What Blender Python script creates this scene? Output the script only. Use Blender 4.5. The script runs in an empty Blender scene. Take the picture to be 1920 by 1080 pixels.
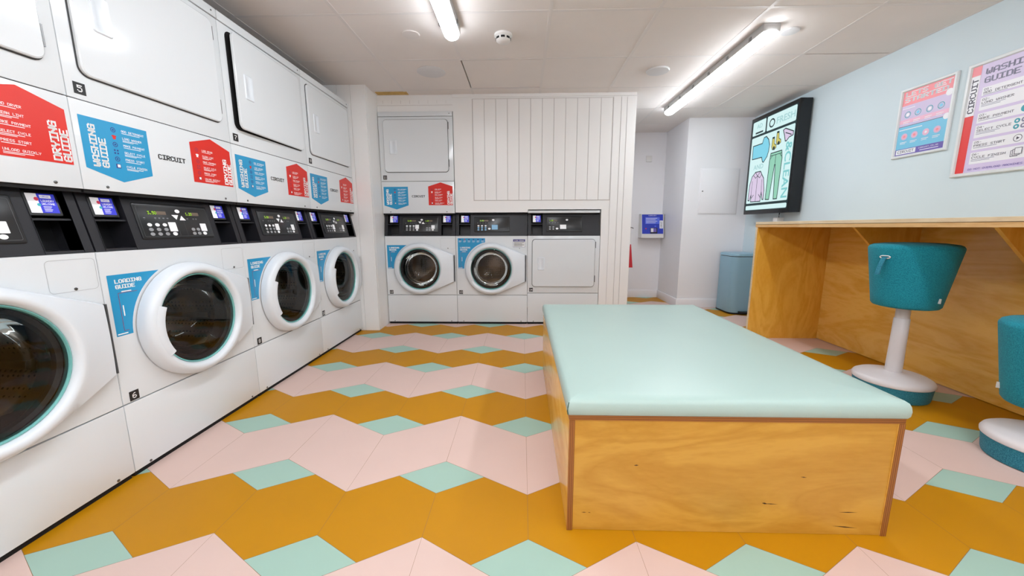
import bpy, bmesh, math, random
from mathutils import Vector, Matrix

random.seed(7)
SC = bpy.context.scene
COL = SC.collection

# ------------------------------------------------------------------ camera
cam_data = bpy.data.cameras.new('camera')
cam = bpy.data.objects.new('camera', cam_data)
COL.objects.link(cam)
cam_data.sensor_fit = 'HORIZONTAL'
cam_data.sensor_width = 36.0
cam_data.lens = 696.6 / 1920 * 36.0
cam_data.clip_start = 0.02
R_ = Vector((0.99963141, 0.027046, -0.00235693))
U_ = Vector((-0.0020465, 0.16163872, 0.98684788))
F_ = Vector((-0.02707126, 0.98647931, -0.16163449))
M = Matrix(((R_.x, U_.x, -F_.x), (R_.y, U_.y, -F_.y), (R_.z, U_.z, -F_.z))).to_4x4()
M.translation = Vector((0, 0, 0.9411))
cam.matrix_world = M
SC.camera = cam

# ------------------------------------------------------------------ world, exposure
w = bpy.data.worlds.new('world')
SC.world = w
w.use_nodes = True
w.node_tree.nodes['Background'].inputs[0].default_value = (0.9, 0.95, 1, 1)
w.node_tree.nodes['Background'].inputs[1].default_value = 0.3
SC.view_settings.view_transform = 'Standard'
SC.view_settings.look = 'None'
SC.view_settings.exposure = 0.0
SC.view_settings.gamma = 1.0
SC.view_settings.use_curve_mapping = False
TUBE = 31.5          # radiance of the ceiling battens

# ------------------------------------------------------------------ materials
def lin(c):
    return tuple(((v / 255) / 12.92 if v / 255 <= 0.04045 else ((v / 255 + 0.055) / 1.055) ** 2.4) for v in c)

MATS = {}
def mat(name, rgb, rough=0.5, metal=0.0, spec=0.5, coat=0.0, bump=0.0, bscale=200, var=0.0, vscale=6, emit=None, estr=0):
    if name in MATS:
        return MATS[name]
    m = bpy.data.materials.new(name)
    m.use_nodes = True
    nt = m.node_tree
    b = nt.nodes['Principled BSDF']
    c = lin(rgb)
    b.inputs['Base Color'].default_value = (*c, 1)
    b.inputs['Roughness'].default_value = rough
    b.inputs['Metallic'].default_value = metal
    b.inputs['Specular IOR Level'].default_value = spec
    b.inputs['Coat Weight'].default_value = coat
    b.inputs['Coat Roughness'].default_value = 0.08
    tc = nt.nodes.new('ShaderNodeTexCoord')
    if var > 0:
        n = nt.nodes.new('ShaderNodeTexNoise'); n.inputs['Scale'].default_value = vscale
        n.inputs['Detail'].default_value = 3
        nt.links.new(tc.outputs['Object'], n.inputs['Vector'])
        r = nt.nodes.new('ShaderNodeValToRGB')
        r.color_ramp.elements[0].position = 0.3; r.color_ramp.elements[1].position = 0.7
        r.color_ramp.elements[0].color = (*[x * (1 - var) for x in c], 1)
        r.color_ramp.elements[1].color = (*[min(1, x * (1 + var)) for x in c], 1)
        nt.links.new(n.outputs['Fac'], r.inputs['Fac'])
        nt.links.new(r.outputs['Color'], b.inputs['Base Color'])
    if bump > 0:
        n = nt.nodes.new('ShaderNodeTexNoise'); n.inputs['Scale'].default_value = bscale
        nt.links.new(tc.outputs['Object'], n.inputs['Vector'])
        bp = nt.nodes.new('ShaderNodeBump'); bp.inputs['Strength'].default_value = bump
        bp.inputs['Distance'].default_value = 0.002
        nt.links.new(n.outputs['Fac'], bp.inputs['Height'])
        nt.links.new(bp.outputs['Normal'], b.inputs['Normal'])
    if emit:
        b.inputs['Emission Color'].default_value = (*lin(emit), 1)
        b.inputs['Emission Strength'].default_value = estr
    MATS[name] = m
    return m

def wood(name, dark, light, stretch=(1, 8, 8), rough=0.35, scale=2.0, coat=0.2):
    if name in MATS:
        return MATS[name]
    m = bpy.data.materials.new(name); m.use_nodes = True
    nt = m.node_tree; b = nt.nodes['Principled BSDF']
    tc = nt.nodes.new('ShaderNodeTexCoord')
    mp = nt.nodes.new('ShaderNodeMapping'); mp.inputs['Scale'].default_value = stretch
    nt.links.new(tc.outputs['Object'], mp.inputs['Vector'])
    n1 = nt.nodes.new('ShaderNodeTexNoise'); n1.inputs['Scale'].default_value = scale
    n1.inputs['Detail'].default_value = 5; n1.inputs['Distortion'].default_value = 1.6
    nt.links.new(mp.outputs['Vector'], n1.inputs['Vector'])
    # contour-like figure from the noise
    mm = nt.nodes.new('ShaderNodeMath'); mm.operation = 'MULTIPLY'; mm.inputs[1].default_value = 9
    nt.links.new(n1.outputs['Fac'], mm.inputs[0])
    fr = nt.nodes.new('ShaderNodeMath'); fr.operation = 'PINGPONG'; fr.inputs[1].default_value = 1
    nt.links.new(mm.outputs[0], fr.inputs[0])
    n2 = nt.nodes.new('ShaderNodeTexNoise'); n2.inputs['Scale'].default_value = 22
    n2.inputs['Detail'].default_value = 4
    nt.links.new(mp.outputs['Vector'], n2.inputs['Vector'])
    mx = nt.nodes.new('ShaderNodeMath'); mx.operation = 'MULTIPLY_ADD'
    mx.inputs[1].default_value = 0.55
    nt.links.new(fr.outputs[0], mx.inputs[0])
    m3 = nt.nodes.new('ShaderNodeMath'); m3.operation = 'MULTIPLY'; m3.inputs[1].default_value = 0.5
    nt.links.new(n2.outputs['Fac'], m3.inputs[0]); nt.links.new(m3.outputs[0], mx.inputs[2])
    r = nt.nodes.new('ShaderNodeValToRGB')
    r.color_ramp.elements[0].color = (*lin(dark), 1); r.color_ramp.elements[1].color = (*lin(light), 1)
    r.color_ramp.elements[0].position = 0.1; r.color_ramp.elements[1].position = 0.75
    nt.links.new(mx.outputs[0], r.inputs['Fac']); nt.links.new(r.outputs['Color'], b.inputs['Base Color'])
    b.inputs['Roughness'].default_value = rough
    b.inputs['Coat Weight'].default_value = coat; b.inputs['Coat Roughness'].default_value = 0.15
    MATS[name] = m
    return m

def ply_edge(name, axis):
    """plywood edge: stripes of veneer across one axis"""
    m = bpy.data.materials.new(name); m.use_nodes = True
    nt = m.node_tree; b = nt.nodes['Principled BSDF']
    tc = nt.nodes.new('ShaderNodeTexCoord')
    wv = nt.nodes.new('ShaderNodeTexWave'); wv.bands_direction = axis
    wv.inputs['Scale'].default_value = 55; wv.inputs['Distortion'].default_value = 0.4
    nt.links.new(tc.outputs['Object'], wv.inputs['Vector'])
    r = nt.nodes.new('ShaderNodeValToRGB')
    r.color_ramp.elements[0].color = (*lin((118, 66, 24)), 1)
    r.color_ramp.elements[1].color = (*lin((168, 106, 46)), 1)
    nt.links.new(wv.outputs['Fac'], r.inputs['Fac']); nt.links.new(r.outputs['Color'], b.inputs['Base Color'])
    b.inputs['Roughness'].default_value = 0.5
    MATS[name] = m
    return m

def fabric(name, a, b_):
    m = bpy.data.materials.new(name); m.use_nodes = True
    nt = m.node_tree; b = nt.nodes['Principled BSDF']
    tc = nt.nodes.new('ShaderNodeTexCoord')
    n = nt.nodes.new('ShaderNodeTexNoise'); n.inputs['Scale'].default_value = 260; n.inputs['Detail'].default_value = 3
    nt.links.new(tc.outputs['Object'], n.inputs['Vector'])
    r = nt.nodes.new('ShaderNodeValToRGB')
    r.color_ramp.elements[0].position = 0.35; r.color_ramp.elements[1].position = 0.65
    r.color_ramp.elements[0].color = (*lin(a), 1); r.color_ramp.elements[1].color = (*lin(b_), 1)
    nt.links.new(n.outputs['Fac'], r.inputs['Fac']); nt.links.new(r.outputs['Color'], b.inputs['Base Color'])
    b.inputs['Roughness'].default_value = 0.95
    b.inputs['Sheen Weight'].default_value = 0.05
    bp = nt.nodes.new('ShaderNodeBump'); bp.inputs['Strength'].default_value = 0.4; bp.inputs['Distance'].default_value = 0.002
    nt.links.new(n.outputs['Fac'], bp.inputs['Height']); nt.links.new(bp.outputs['Normal'], b.inputs['Normal'])
    MATS[name] = m
    return m

def glass(name, tint=(0.93, 0.98, 0.97), ior=1.5):
    m = bpy.data.materials.new(name); m.use_nodes = True
    nt = m.node_tree; nt.nodes.remove(nt.nodes['Principled BSDF'])
    out = nt.nodes['Material Output']
    tr = nt.nodes.new('ShaderNodeBsdfTransparent'); tr.inputs[0].default_value = (*tint, 1)
    gl = nt.nodes.new('ShaderNodeBsdfGlossy'); gl.inputs['Roughness'].default_value = 0.02
    fr = nt.nodes.new('ShaderNodeFresnel'); fr.inputs['IOR'].default_value = ior
    mx = nt.nodes.new('ShaderNodeMixShader')
    nt.links.new(fr.outputs[0], mx.inputs[0]); nt.links.new(tr.outputs[0], mx.inputs[1])
    nt.links.new(gl.outputs[0], mx.inputs[2]); nt.links.new(mx.outputs[0], out.inputs['Surface'])
    MATS[name] = m
    return m

def drum_mat():
    m = bpy.data.materials.new('perforated_drum_steel'); m.use_nodes = True
    nt = m.node_tree; b = nt.nodes['Principled BSDF']
    tc = nt.nodes.new('ShaderNodeTexCoord')
    v = nt.nodes.new('ShaderNodeTexVoronoi'); v.inputs['Scale'].default_value = 55; v.inputs['Randomness'].default_value = 0.15
    nt.links.new(tc.outputs['Object'], v.inputs['Vector'])
    r = nt.nodes.new('ShaderNodeValToRGB'); r.color_ramp.interpolation = 'CONSTANT'
    r.color_ramp.elements[0].color = (0.004, 0.004, 0.004, 1)
    r.color_ramp.elements[1].color = (0.30, 0.22, 0.17, 1); r.color_ramp.elements[1].position = 0.24  # brown tint stands in for the orange floor reflected in the steel
    nt.links.new(v.outputs['Distance'], r.inputs['Fac']); nt.links.new(r.outputs['Color'], b.inputs['Base Color'])
    b.inputs['Metallic'].default_value = 0.9; b.inputs['Roughness'].default_value = 0.28
    MATS['perforated_drum_steel'] = m
    return m

enamel = mat('white_enamel', (224, 228, 231), 0.13, spec=0.5)
enamel_trim = mat('white_enamel_trim', (218, 222, 225), 0.3)
door_plastic = mat('white_door_plastic', (226, 232, 238), 0.25)
white_wall = mat('white_painted_wall', (238, 237, 241), 0.45, var=0.012, vscale=1.5)
white_board = mat('white_painted_boards', (240, 239, 238), 0.35)
groove = mat('board_groove', (205, 200, 198), 0.8)
blue_wall = mat('pale_blue_wall', (208, 222, 228), 0.6, var=0.02, vscale=2)
ceil_tile = mat('ceiling_tile', (232, 226, 223), 0.9, bump=0.25, bscale=350, var=0.02, vscale=3)
ceil_bar = mat('ceiling_bar', (226, 221, 219), 0.5)
dark_gap = mat('dark_gap', (18, 17, 18), 0.9)
seal_grey = mat('grey_seal', (70, 72, 74), 0.7)
panel_black = mat('black_console', (33, 33, 38), 0.38, spec=0.35)
panel_deep = mat('black_recess', (14, 14, 19), 0.45)
plate_black = mat('keypad_plate', (33, 34, 36), 0.28)
line_grey = mat('keypad_line', (92, 94, 96), 0.5)
key_white = mat('key_white', (235, 236, 238), 0.5, emit=(235, 236, 238), estr=0.15)
key_grey = mat('key_grey', (150, 152, 155), 0.5)
key_blue = mat('key_blue', (140, 190, 225), 0.5)
lcd_green = mat('lcd_green', (120, 160, 30), 0.5, emit=(170, 220, 40), estr=0.9)
lcd_red = mat('lcd_red', (150, 40, 20), 0.5, emit=(230, 60, 20), estr=0.8)
lcd_off = mat('lcd_off', (110, 95, 82), 0.5)
d_blue = mat('sticker_blue', (34, 150, 200), 0.3)
d_red = mat('sticker_red', (214, 34, 18), 0.3)
d_white = mat('sticker_white', (245, 245, 245), 0.45)
d_black = mat('sticker_black', (24, 24, 26), 0.45)
d_navy = mat('sticker_navy', (48, 52, 130), 0.45)
d_maroon = mat('sticker_maroon', (150, 40, 70), 0.45)
scr_blue = mat('tablet_blue', (45, 50, 190), 0.3, emit=(45, 50, 200), estr=0.35)
scr_white = mat('tablet_white', (235, 235, 240), 0.3, emit=(235, 235, 240), estr=0.3)
scr_red = mat('tablet_red', (200, 50, 80), 0.3, emit=(200, 50, 80), estr=0.3)
scr_teal = mat('tablet_teal', (60, 160, 170), 0.3, emit=(60, 160, 170), estr=0.3)
chrome = mat('chrome', (200, 205, 208), 0.12, metal=1)
screw_m = mat('screw_steel', (120, 120, 120), 0.35, metal=1)
gasket = mat('black_rubber', (20, 22, 25), 0.45)
drum_m = drum_mat()
glass_m = glass('clear_door_glass')
glass_s = glass('darkened_bowl_glass', (0.66, 0.64, 0.62), 1.3)  # clear bowl tinted dark to subdue its bright reflections
glass_edge = mat('glass_edge_tint', (120, 190, 185), 0.1, spec=0.8)
ply_x = wood('birch_ply_along_x', (188, 134, 40), (208, 157, 62), (1.0, 6, 4), 0.42, 1.2, 0.1)
ply_y = wood('birch_ply_along_y', (224, 164, 62), (242, 192, 98), (6, 1.0, 4), 0.25, 1.2, 0.3)  # same ply as the bench front, lightened to make up for dim light under the counter
ply_warm = wood('birch_ply_warm', (226, 160, 44), (242, 186, 76), (3, 1.2, 1.2), 0.4, 1.2)  # counter ply, colour raised in place of light missing on its panels
ply_pale = wood('birch_ply_pale', (214, 190, 152), (228, 208, 174), (5, 1.0, 5), 0.4, 1.5)
ply_lip = wood('birch_ply_lip', (206, 158, 98), (222, 180, 122), (5, 1.0, 5), 0.4, 1.5)
edge_z = ply_edge('ply_edge_flat', 'Z')
edge_x = ply_edge('ply_edge_upright', 'X')
mint_vinyl = mat('mint_vinyl', (173, 197, 190), 0.36, bump=0.15, bscale=500, var=0.012, vscale=4)
seam_dark = mat('vinyl_seam', (70, 100, 88), 0.7)
teal = fabric('teal_felt', (4, 116, 136), (26, 150, 166))
teal_light = fabric('teal_felt_base', (22, 104, 128), (56, 142, 162))
stool_white = mat('stool_white', (218, 214, 216), 0.4)
lamp_body = mat('lamp_body_grey', (178, 176, 174), 0.5)
lamp_on = mat('lamp_lit', (255, 255, 255), 0.5, emit=(243, 249, 255), estr=TUBE)
bin_blue = mat('bin_blue', (138, 176, 196), 0.35)
black_gloss = mat('black_gloss', (10, 12, 18), 0.2)
floor_or = mat('vinyl_orange', (190, 131, 2), 0.5, spec=0.3, bump=0.08, bscale=300, var=0.02, vscale=5)
floor_pk = mat('vinyl_pink', (217, 189, 179), 0.5, spec=0.3, bump=0.08, bscale=300, var=0.015, vscale=5)
floor_mt = mat('vinyl_mint', (161, 192, 178), 0.5, spec=0.3, bump=0.08, bscale=300, var=0.015, vscale=5)
floor_base = mat('vinyl_joint', (150, 112, 74), 0.8)
plas_white = mat('white_plastic', (228, 226, 224), 0.4)
vent_grey = mat('vent_grey', (216, 216, 218), 0.6)
stain_m = mat('damp_stain', (205, 170, 100), 0.9, var=0.15, vscale=30)
red_tag = mat('red_tag', (190, 30, 45), 0.5)

# ------------------------------------------------------------------ mesh helpers
def finish(name, bm, mats, parent=None, smooth=False, loc=None, recalc=True, sharp=38):
    if recalc:
        bmesh.ops.recalc_face_normals(bm, faces=bm.faces[:])
    if smooth:
        for f in bm.faces: f.smooth = True
        for e in bm.edges:
            if len(e.link_faces) == 2 and e.calc_face_angle(0) > math.radians(sharp):
                e.smooth = False
    me = bpy.data.meshes.new(name)
    bm.to_mesh(me); bm.free()
    if not isinstance(mats, (list, tuple)): mats = [mats]
    for m in mats: me.materials.append(m)
    o = bpy.data.objects.new(name, me)
    COL.objects.link(o)
    if parent: o.parent = parent
    if loc: o.location = loc
    return o

def box(bm, x0, x1, y0, y1, z0, z1, bev=0, mi=0, seg=2):
    r = bmesh.ops.create_cube(bm, size=1)
    vs = r['verts']
    for v in vs:
        v.co = Vector(((x0 + x1) / 2 + v.co.x * (x1 - x0), (y0 + y1) / 2 + v.co.y * (y1 - y0), (z0 + z1) / 2 + v.co.z * (z1 - z0)))
    fs = set(f for v in vs for f in v.link_faces)
    for f in fs: f.material_index = mi
    if bev > 0:
        es = list(set(e for v in vs for e in v.link_edges))
        rr = bmesh.ops.bevel(bm, geom=es, offset=bev, segments=seg, affect='EDGES', profile=0.6)
        for f in rr['faces']: f.material_index = mi

def mbox(name, dims, m, parent=None, bev=0, seg=2):
    bm = bmesh.new(); box(bm, *dims, bev=bev, seg=seg)
    return finish(name, bm, m, parent, smooth=bev > 0)

def rrect(u0, u1, v0, v1, r, n=6):
    pts = []
    for cx, cy, a0 in ((u1 - r, v1 - r, 0), (u0 + r, v1 - r, 90), (u0 + r, v0 + r, 180), (u1 - r, v0 + r, 270)):
        for k in range(n + 1):
            a = math.radians(a0 + 90 * k / n)
            pts.append((cx + r * math.cos(a), cy + r * math.sin(a)))
    return pts

def loops(bm, rings, mp, mi=0, cap0=True, cap1=True, close=True):
    """rings: list of (pts2d, w) with the same count; mp maps (u,v,w) to 3D"""
    vr = []
    for pts, wv in rings:
        vr.append([bm.verts.new(mp(p[0], p[1], wv if not isinstance(wv, (list, tuple)) else wv[i])) for i, p in enumerate(pts)])
    n = len(vr[0])
    for a, b in zip(vr, vr[1:]):
        for i in range(n if close else n - 1):
            j = (i + 1) % n
            f = bm.faces.new((a[i], a[j], b[j], b[i])); f.material_index = mi
    if cap0: bm.faces.new(list(reversed(vr[0]))).material_index = mi
    if cap1: bm.faces.new(vr[-1]).material_index = mi
    return vr

def lathe(bm, prof, n=48, mi=0, mp=None, center=(0, 0)):
    """prof: list of (r, z)"""
    mp = mp or (lambda u, v, w: Vector((u, v, w)))
    rings = [([(center[0] + r * math.cos(2 * math.pi * k / n), center[1] + r * math.sin(2 * math.pi * k / n)) for k in range(n)], z) for r, z in prof]
    loops(bm, rings, mp, mi)

def tube(bm, pts, r, n=8, mi=0):
    vr = []
    for i, p in enumerate(pts):
        p = Vector(p)
        d = (Vector(pts[min(i + 1, len(pts) - 1)]) - Vector(pts[max(i - 1, 0)])).normalized()
        a = d.cross(Vector((0, 0, 1)))
        if a.length < 1e-3: a = d.cross(Vector((1, 0, 0)))
        a.normalize(); b = d.cross(a)
        vr.append([bm.verts.new(p + r * (math.cos(2 * math.pi * k / n) * a + math.sin(2 * math.pi * k / n) * b)) for k in range(n)])
    for A, B in zip(vr, vr[1:]):
        for i in range(n):
            bm.faces.new((A[i], A[(i + 1) % n], B[(i + 1) % n], B[i])).material_index = mi
    bm.faces.new(vr[0]); bm.faces.new(vr[-1])

# pixel lettering, 5 x 7, column bytes, low bit on top
FONT = {}
for ch, hx in {
 'A': '7E1111117E', 'B': '7F49494936', 'C': '3E41414122', 'D': '7F4141413E', 'E': '7F49494941', 'F': '7F09090901',
 'G': '3E4149497A', 'H': '7F0808087F', 'I': '41417F4141', 'J': '2040413F01', 'K': '7F08142241', 'L': '7F40404040',
 'M': '7F020C027F', 'N': '7F0408107F', 'O': '3E4141413E', 'P': '7F09090906', 'Q': '3E4151215E', 'R': '7F09192946',
 'S': '4649494931', 'T': '01017F0101', 'U': '3F4040403F', 'V': '1F2040201F', 'W': '3F4038403F', 'X': '6314081463',
 'Y': '0708700807', 'Z': '6151494543', '0': '3E4141413E', '1': '0042 7F4000'.replace(' ', ''), '2': '4261514946',
 '3': '2141454B31', '4': '1814127F10', '5': '2745454539', '6': '3C4A494930', '7': '0171090503', '8': '3649494936',
 '9': '0649 49291E'.replace(' ', ''), '-': '0008080800', '.': '0060600000', ' ': '0000000000', "'": '0000030000'}.items():
    FONT[ch] = [int(hx[i:i + 2], 16) for i in range(0, 10, 2)]

SANS = {}
def sans_polys(s):
    """outline lettering as flat polygons, height of a capital = 1"""
    if s in SANS: return SANS[s]
    cu = bpy.data.curves.new('lettering', 'FONT'); cu.body = s; cu.resolution_u = 3
    o = bpy.data.objects.new('lettering', cu); COL.objects.link(o)
    dg = bpy.context.evaluated_depsgraph_get()
    me = bpy.data.meshes.new_from_object(o.evaluated_get(dg))
    k = 1 / max(1e-6, max((v.co.y for v in me.vertices), default=1))
    polys = [[(me.vertices[i].co.x * k, me.vertices[i].co.y * k) for i in p.vertices] for p in me.polygons]
    bpy.data.objects.remove(o); bpy.data.curves.remove(cu); bpy.data.meshes.remove(me)
    SANS[s] = polys
    return polys

class Flat:
    """printed artwork: flat polygons in (u, v), stacked a fraction of a millimetre apart"""
    def __init__(self, mp, base=0.0004, step=0.00035):
        self.bm = bmesh.new(); self.mp = mp; self.base = base; self.step = step; self.mats = []
    def mi(self, m):
        if m not in self.mats: self.mats.append(m)
        return self.mats.index(m)
    def poly(self, pts, m, L=0):
        wv = self.base + self.step * L
        f = self.bm.faces.new([self.bm.verts.new(self.mp(p[0], p[1], wv)) for p in pts])
        f.material_index = self.mi(m)
    def rect(self, u0, u1, v0, v1, m, L=0):
        self.poly([(u0, v0), (u1, v0), (u1, v1), (u0, v1)], m, L)
    def disc(self, u, v, r, m, L=0, n=20, ry=None):
        ry = ry or r
        self.poly([(u + r * math.cos(2 * math.pi * k / n), v + ry * math.sin(2 * math.pi * k / n)) for k in range(n)], m, L)
    def ring(self, u, v, r, t, m, L=0, n=20):
        for k in range(n):
            a, b = 2 * math.pi * k / n, 2 * math.pi * (k + 1) / n
            self.poly([(u + r * math.cos(a), v + r * math.sin(a)), (u + r * math.cos(b), v + r * math.sin(b)),
                       (u + (r - t) * math.cos(b), v + (r - t) * math.sin(b)), (u + (r - t) * math.cos(a), v + (r - t) * math.sin(a))], m, L)
    def line(self, pts, t, m, L=0, close=False):
        pts = list(pts)
        if close: pts.append(pts[0])
        for a, b in zip(pts, pts[1:]):
            d = Vector((b[0] - a[0], b[1] - a[1]))
            if d.length < 1e-6: continue
            d.normalize(); n = Vector((-d.y, d.x)) * t / 2; e = d * t * 0.35
            self.poly([(a[0] - e.x + n.x, a[1] - e.y + n.y), (b[0] + e.x + n.x, b[1] + e.y + n.y),
                       (b[0] + e.x - n.x, b[1] + e.y - n.y), (a[0] - e.x - n.x, a[1] - e.y - n.y)], m, L)
    def text(self, s, u, v, h, m, L=1, d=(1, 0), asp=1.25, width=None, bold=0.0):
        """u, v = bottom-left of the line; d = reading direction"""
        px = h / 7
        tot = len(s) * 6 - 1
        if width: pw = width / tot
        else: pw = px * asp
        up = (-d[1], d[0])
        def P(a, b): return (u + d[0] * a + up[0] * b, v + d[1] * a + up[1] * b)
        for i, ch in enumerate(s):
            g = FONT.get(ch)
            if not g: continue
            for row in range(7):
                c = 0
                while c < 5:
                    if g[c] >> row & 1:
                        e = c
                        while e + 1 < 5 and g[e + 1] >> row & 1: e += 1
                        a0 = (i * 6 + c) * pw; a1 = (i * 6 + e + 1) * pw + pw * (0.12 + bold)
                        b1 = (7 - row) * px + px * (0.06 + bold * .3); b0 = (6 - row) * px - px * 0.06
                        self.poly([P(a0, b0), P(a1, b0), P(a1, b1), P(a0, b1)], m, L)
                        c = e + 1
                    else: c += 1
    def sans(self, s, u, v, h, m, L=1, d=(1, 0), width=None):
        polys = sans_polys(s)
        up = (-d[1], d[0])
        mx = max(p[0] for q in polys for p in q)
        kx = width / mx if width else h
        for k, (oa, ob) in enumerate(((0, 0), (.05, 0), (0, .04), (.05, .04))):      # heavier strokes
            for q in polys:
                self.poly([(u + d[0] * (a + oa) * kx + up[0] * (b + ob) * h, v + d[1] * (a + oa) * kx + up[1] * (b + ob) * h) for a, b in q], m, L + .1 * k)
    def done(self, name, parent=None):
        return finish(name, self.bm, self.mats, parent, recalc=False)

def thing(name, label, cat, loc=(0, 0, 0), rz=0, group=None):
    o = bpy.data.objects.new(name, None); COL.objects.link(o)
    o.empty_display_size = 0.05
    o.location = loc; o.rotation_euler = (0, 0, rz)
    o['label'] = label; o['category'] = cat
    if group: o['group'] = group
    return o

def tag(o, label, cat, group=None):
    o['label'] = label; o['category'] = cat
    if group: o['group'] = group
    return o

def struct(o):
    o['kind'] = 'structure'; return o

def copy_tree(o, parent=None):
    c = o.copy(); COL.objects.link(c)
    c.parent = parent
    for ch in list(o.children): copy_tree(ch, c)
    return c

# ================================================================== THE ROOM
ZC = 2.118
XR = 2.54           # blue wall
YN = -3.8           # wall behind the viewer
XLW = -2.22         # wall behind the left row
YB = 3.5455         # fronts of the far machines
XB = -1.3153        # left side of the far machines
YE = 3.2965         # far end of the left row
XL = -1.4737        # fronts of the left row
W = 0.683
YA = 5.0            # alcove end wall
YJ = 4.37           # face of the boxed-in corner
XJ = 1.83
XO = 1.015          # end of the boarded wall

# floor: hexagons (orange), rhombi (mint), long parallelograms (pink)
def build_floor():
    bm = bmesh.new()
    tx, ty, tw, s, a, pk = 0.0203, 0.9965, 0.3269, 0.0919, 0.1911, 0.3705
    P = 2 * s + a + pk
    g = 0.0006
    def tile(pts, mi):
        cx = sum(p[0] for p in pts) / len(pts); cy = sum(p[1] for p in pts) / len(pts)
        q = []
        for x, y in pts:
            d = Vector((x - cx, y - cy)); L = d.length
            d *= max(0, (L - g * 1.3)) / L
            q.append(bm.verts.new((cx + d.x, cy + d.y, 0.0)))
        bm.faces.new(q).material_index = mi
    hw = tw / 2
    for j in range(-8, 8):
        y = ty + j * P
        for i in range(-9, 10):
            x = tx + i * tw
            # orange hexagon between seams i and i+1
            tile([(x, y), (x + hw, y - s), (x + tw, y), (x + tw, y + a), (x + hw, y + a + s), (x, y + a)], 0)
            if i % 2 == 0:
                # mint below the orange row on even seams; pink chevron around it
                tile([(x, y), (x - hw, y - s), (x, y - 2 * s), (x + hw, y - s)], 2)
            else:
                tile([(x, y + a), (x + hw, y + a + s), (x, y + a + 2 * s), (x - hw, y + a + s)], 2)
            # pink between seam i and i+1
            if i % 2 == 0:
                tile([(x, y + a), (x + tw, y + a + 2 * s), (x + tw, y + a + 2 * s + pk), (x, y + a + pk)], 1)
            else:
                tile([(x, y + a + 2 * s), (x + tw, y + a), (x + tw, y + a + pk), (x, y + a + 2 * s + pk)], 1)
    x0, x1, y0, y1 = XLW, XR, YN, YA
    for co, no in (((x0, 0, 0), (-1, 0, 0)), ((x1, 0, 0), (1, 0, 0)), ((0, y0, 0), (0, -1, 0)), ((0, y1, 0), (0, 1, 0))):
        bmesh.ops.bisect_plane(bm, geom=bm.verts[:] + bm.edges[:] + bm.faces[:], plane_co=co, plane_no=no, clear_outer=True)
    box(bm, x0, x1, y0, y1, -0.06, -0.0006, mi=3)
    for f in bm.faces:
        if f.material_index != 3 and f.normal.z < 0: f.normal_flip()
    return struct(finish('floor', bm, [floor_or, floor_pk, floor_mt, floor_base], recalc=False))
build_floor()

def build_ceiling():
    bm = bmesh.new()
    xs = [0.155 + 0.5955 * k for k in range(-4, 5)]
    ys = [2.275 + 0.583 * k for k in range(-11, 5)]
    # the panels sit on a slab; one hatch tile sags a little
    box(bm, XLW - .1, XR + .1, YN - .1, YA + .1, ZC + 0.03, ZC + 0.08, mi=0)
    ex = [XLW - .1] + [x for x in xs if XLW < x < XR] + [XR + .1]
    ey = [YN - .1] + [y for y in ys if YN < y < YA] + [YA + .1]
    for i in range(len(ex) - 1):
        for j in range(len(ey) - 1):
            a, b, c, d = ex[i], ex[i + 1], ey[j], ey[j + 1]
            hatch = abs(a + 0.4405) < .02 and abs(c - 2.858) < .02
            g = 0.0035 if not hatch else 0.006
            dz = 0.0
            if hatch: c += 0.012; d -= 0.03
            if a > 1.9 and abs(d - 2.858) < .02: d -= 0.006      # the dark joint by the blue wall
            box(bm, a + g, b - g, c + g, d - g, ZC + dz, ZC + 0.03, mi=0)
            if hatch: box(bm, a + .002, b - .002, d + .004, d + .024, ZC - 0.004, ZC + .02, mi=1)
    # narrow bars between the panels
    for x in xs:
        if XLW < x < XR:
            y = YN
            for (c, d) in ((YN, 2.87), (3.40, YA)) if abs(x + 0.4405) < .02 else ((YN, YA),):
                box(bm, x - 0.0105, x + 0.0105, c, d, ZC - 0.0015, ZC + 0.012, mi=1)
    for y in ys:
        if YN < y < YA:
            segs = ((XLW, XR),)
            if abs(y - 2.858) < .02: segs = ((XLW, 1.94),)
            if abs(y - 3.441) < .02: segs = ((XLW, -0.43), (0.145, XR))
            for a, b in segs:
                box(bm, a, b, y - 0.0105, y + 0.0105, ZC - 0.0012, ZC + 0.012, mi=1)
    # damp stain above the far stack
    box(bm, -1.30, -1.02, 3.47, 3.545, ZC - 0.0025, ZC + 0.005, mi=2)
    box(bm, XLW - .1, XR + .1, YN - .1, YA + .1, ZC + 0.0285, ZC + 0.031, mi=3)
    return struct(finish('ceiling', bm, [ceil_tile, ceil_bar, stain_m, dark_gap]))
build_ceiling()

def wall(name, dims, m=white_wall):
    return struct(mbox(name, dims, m))
wall('wall_left', (XLW - 0.1, XLW, YN - .1, YE, 0, ZC + .03))
wall('wall_right', (XR, XR + 0.1, YN - .1, YA + .1, 0, ZC + .03), blue_wall)
wall('wall_near', (XLW, XR, YN - 0.1, YN, 0, ZC + .03))
wall('wall_alcove', (XO, XJ, YA, YA + .1, 0, ZC + .03))
wall('wall_corner', (XJ, XR, YJ, YA + .1, 0, ZC + .03))

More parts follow.
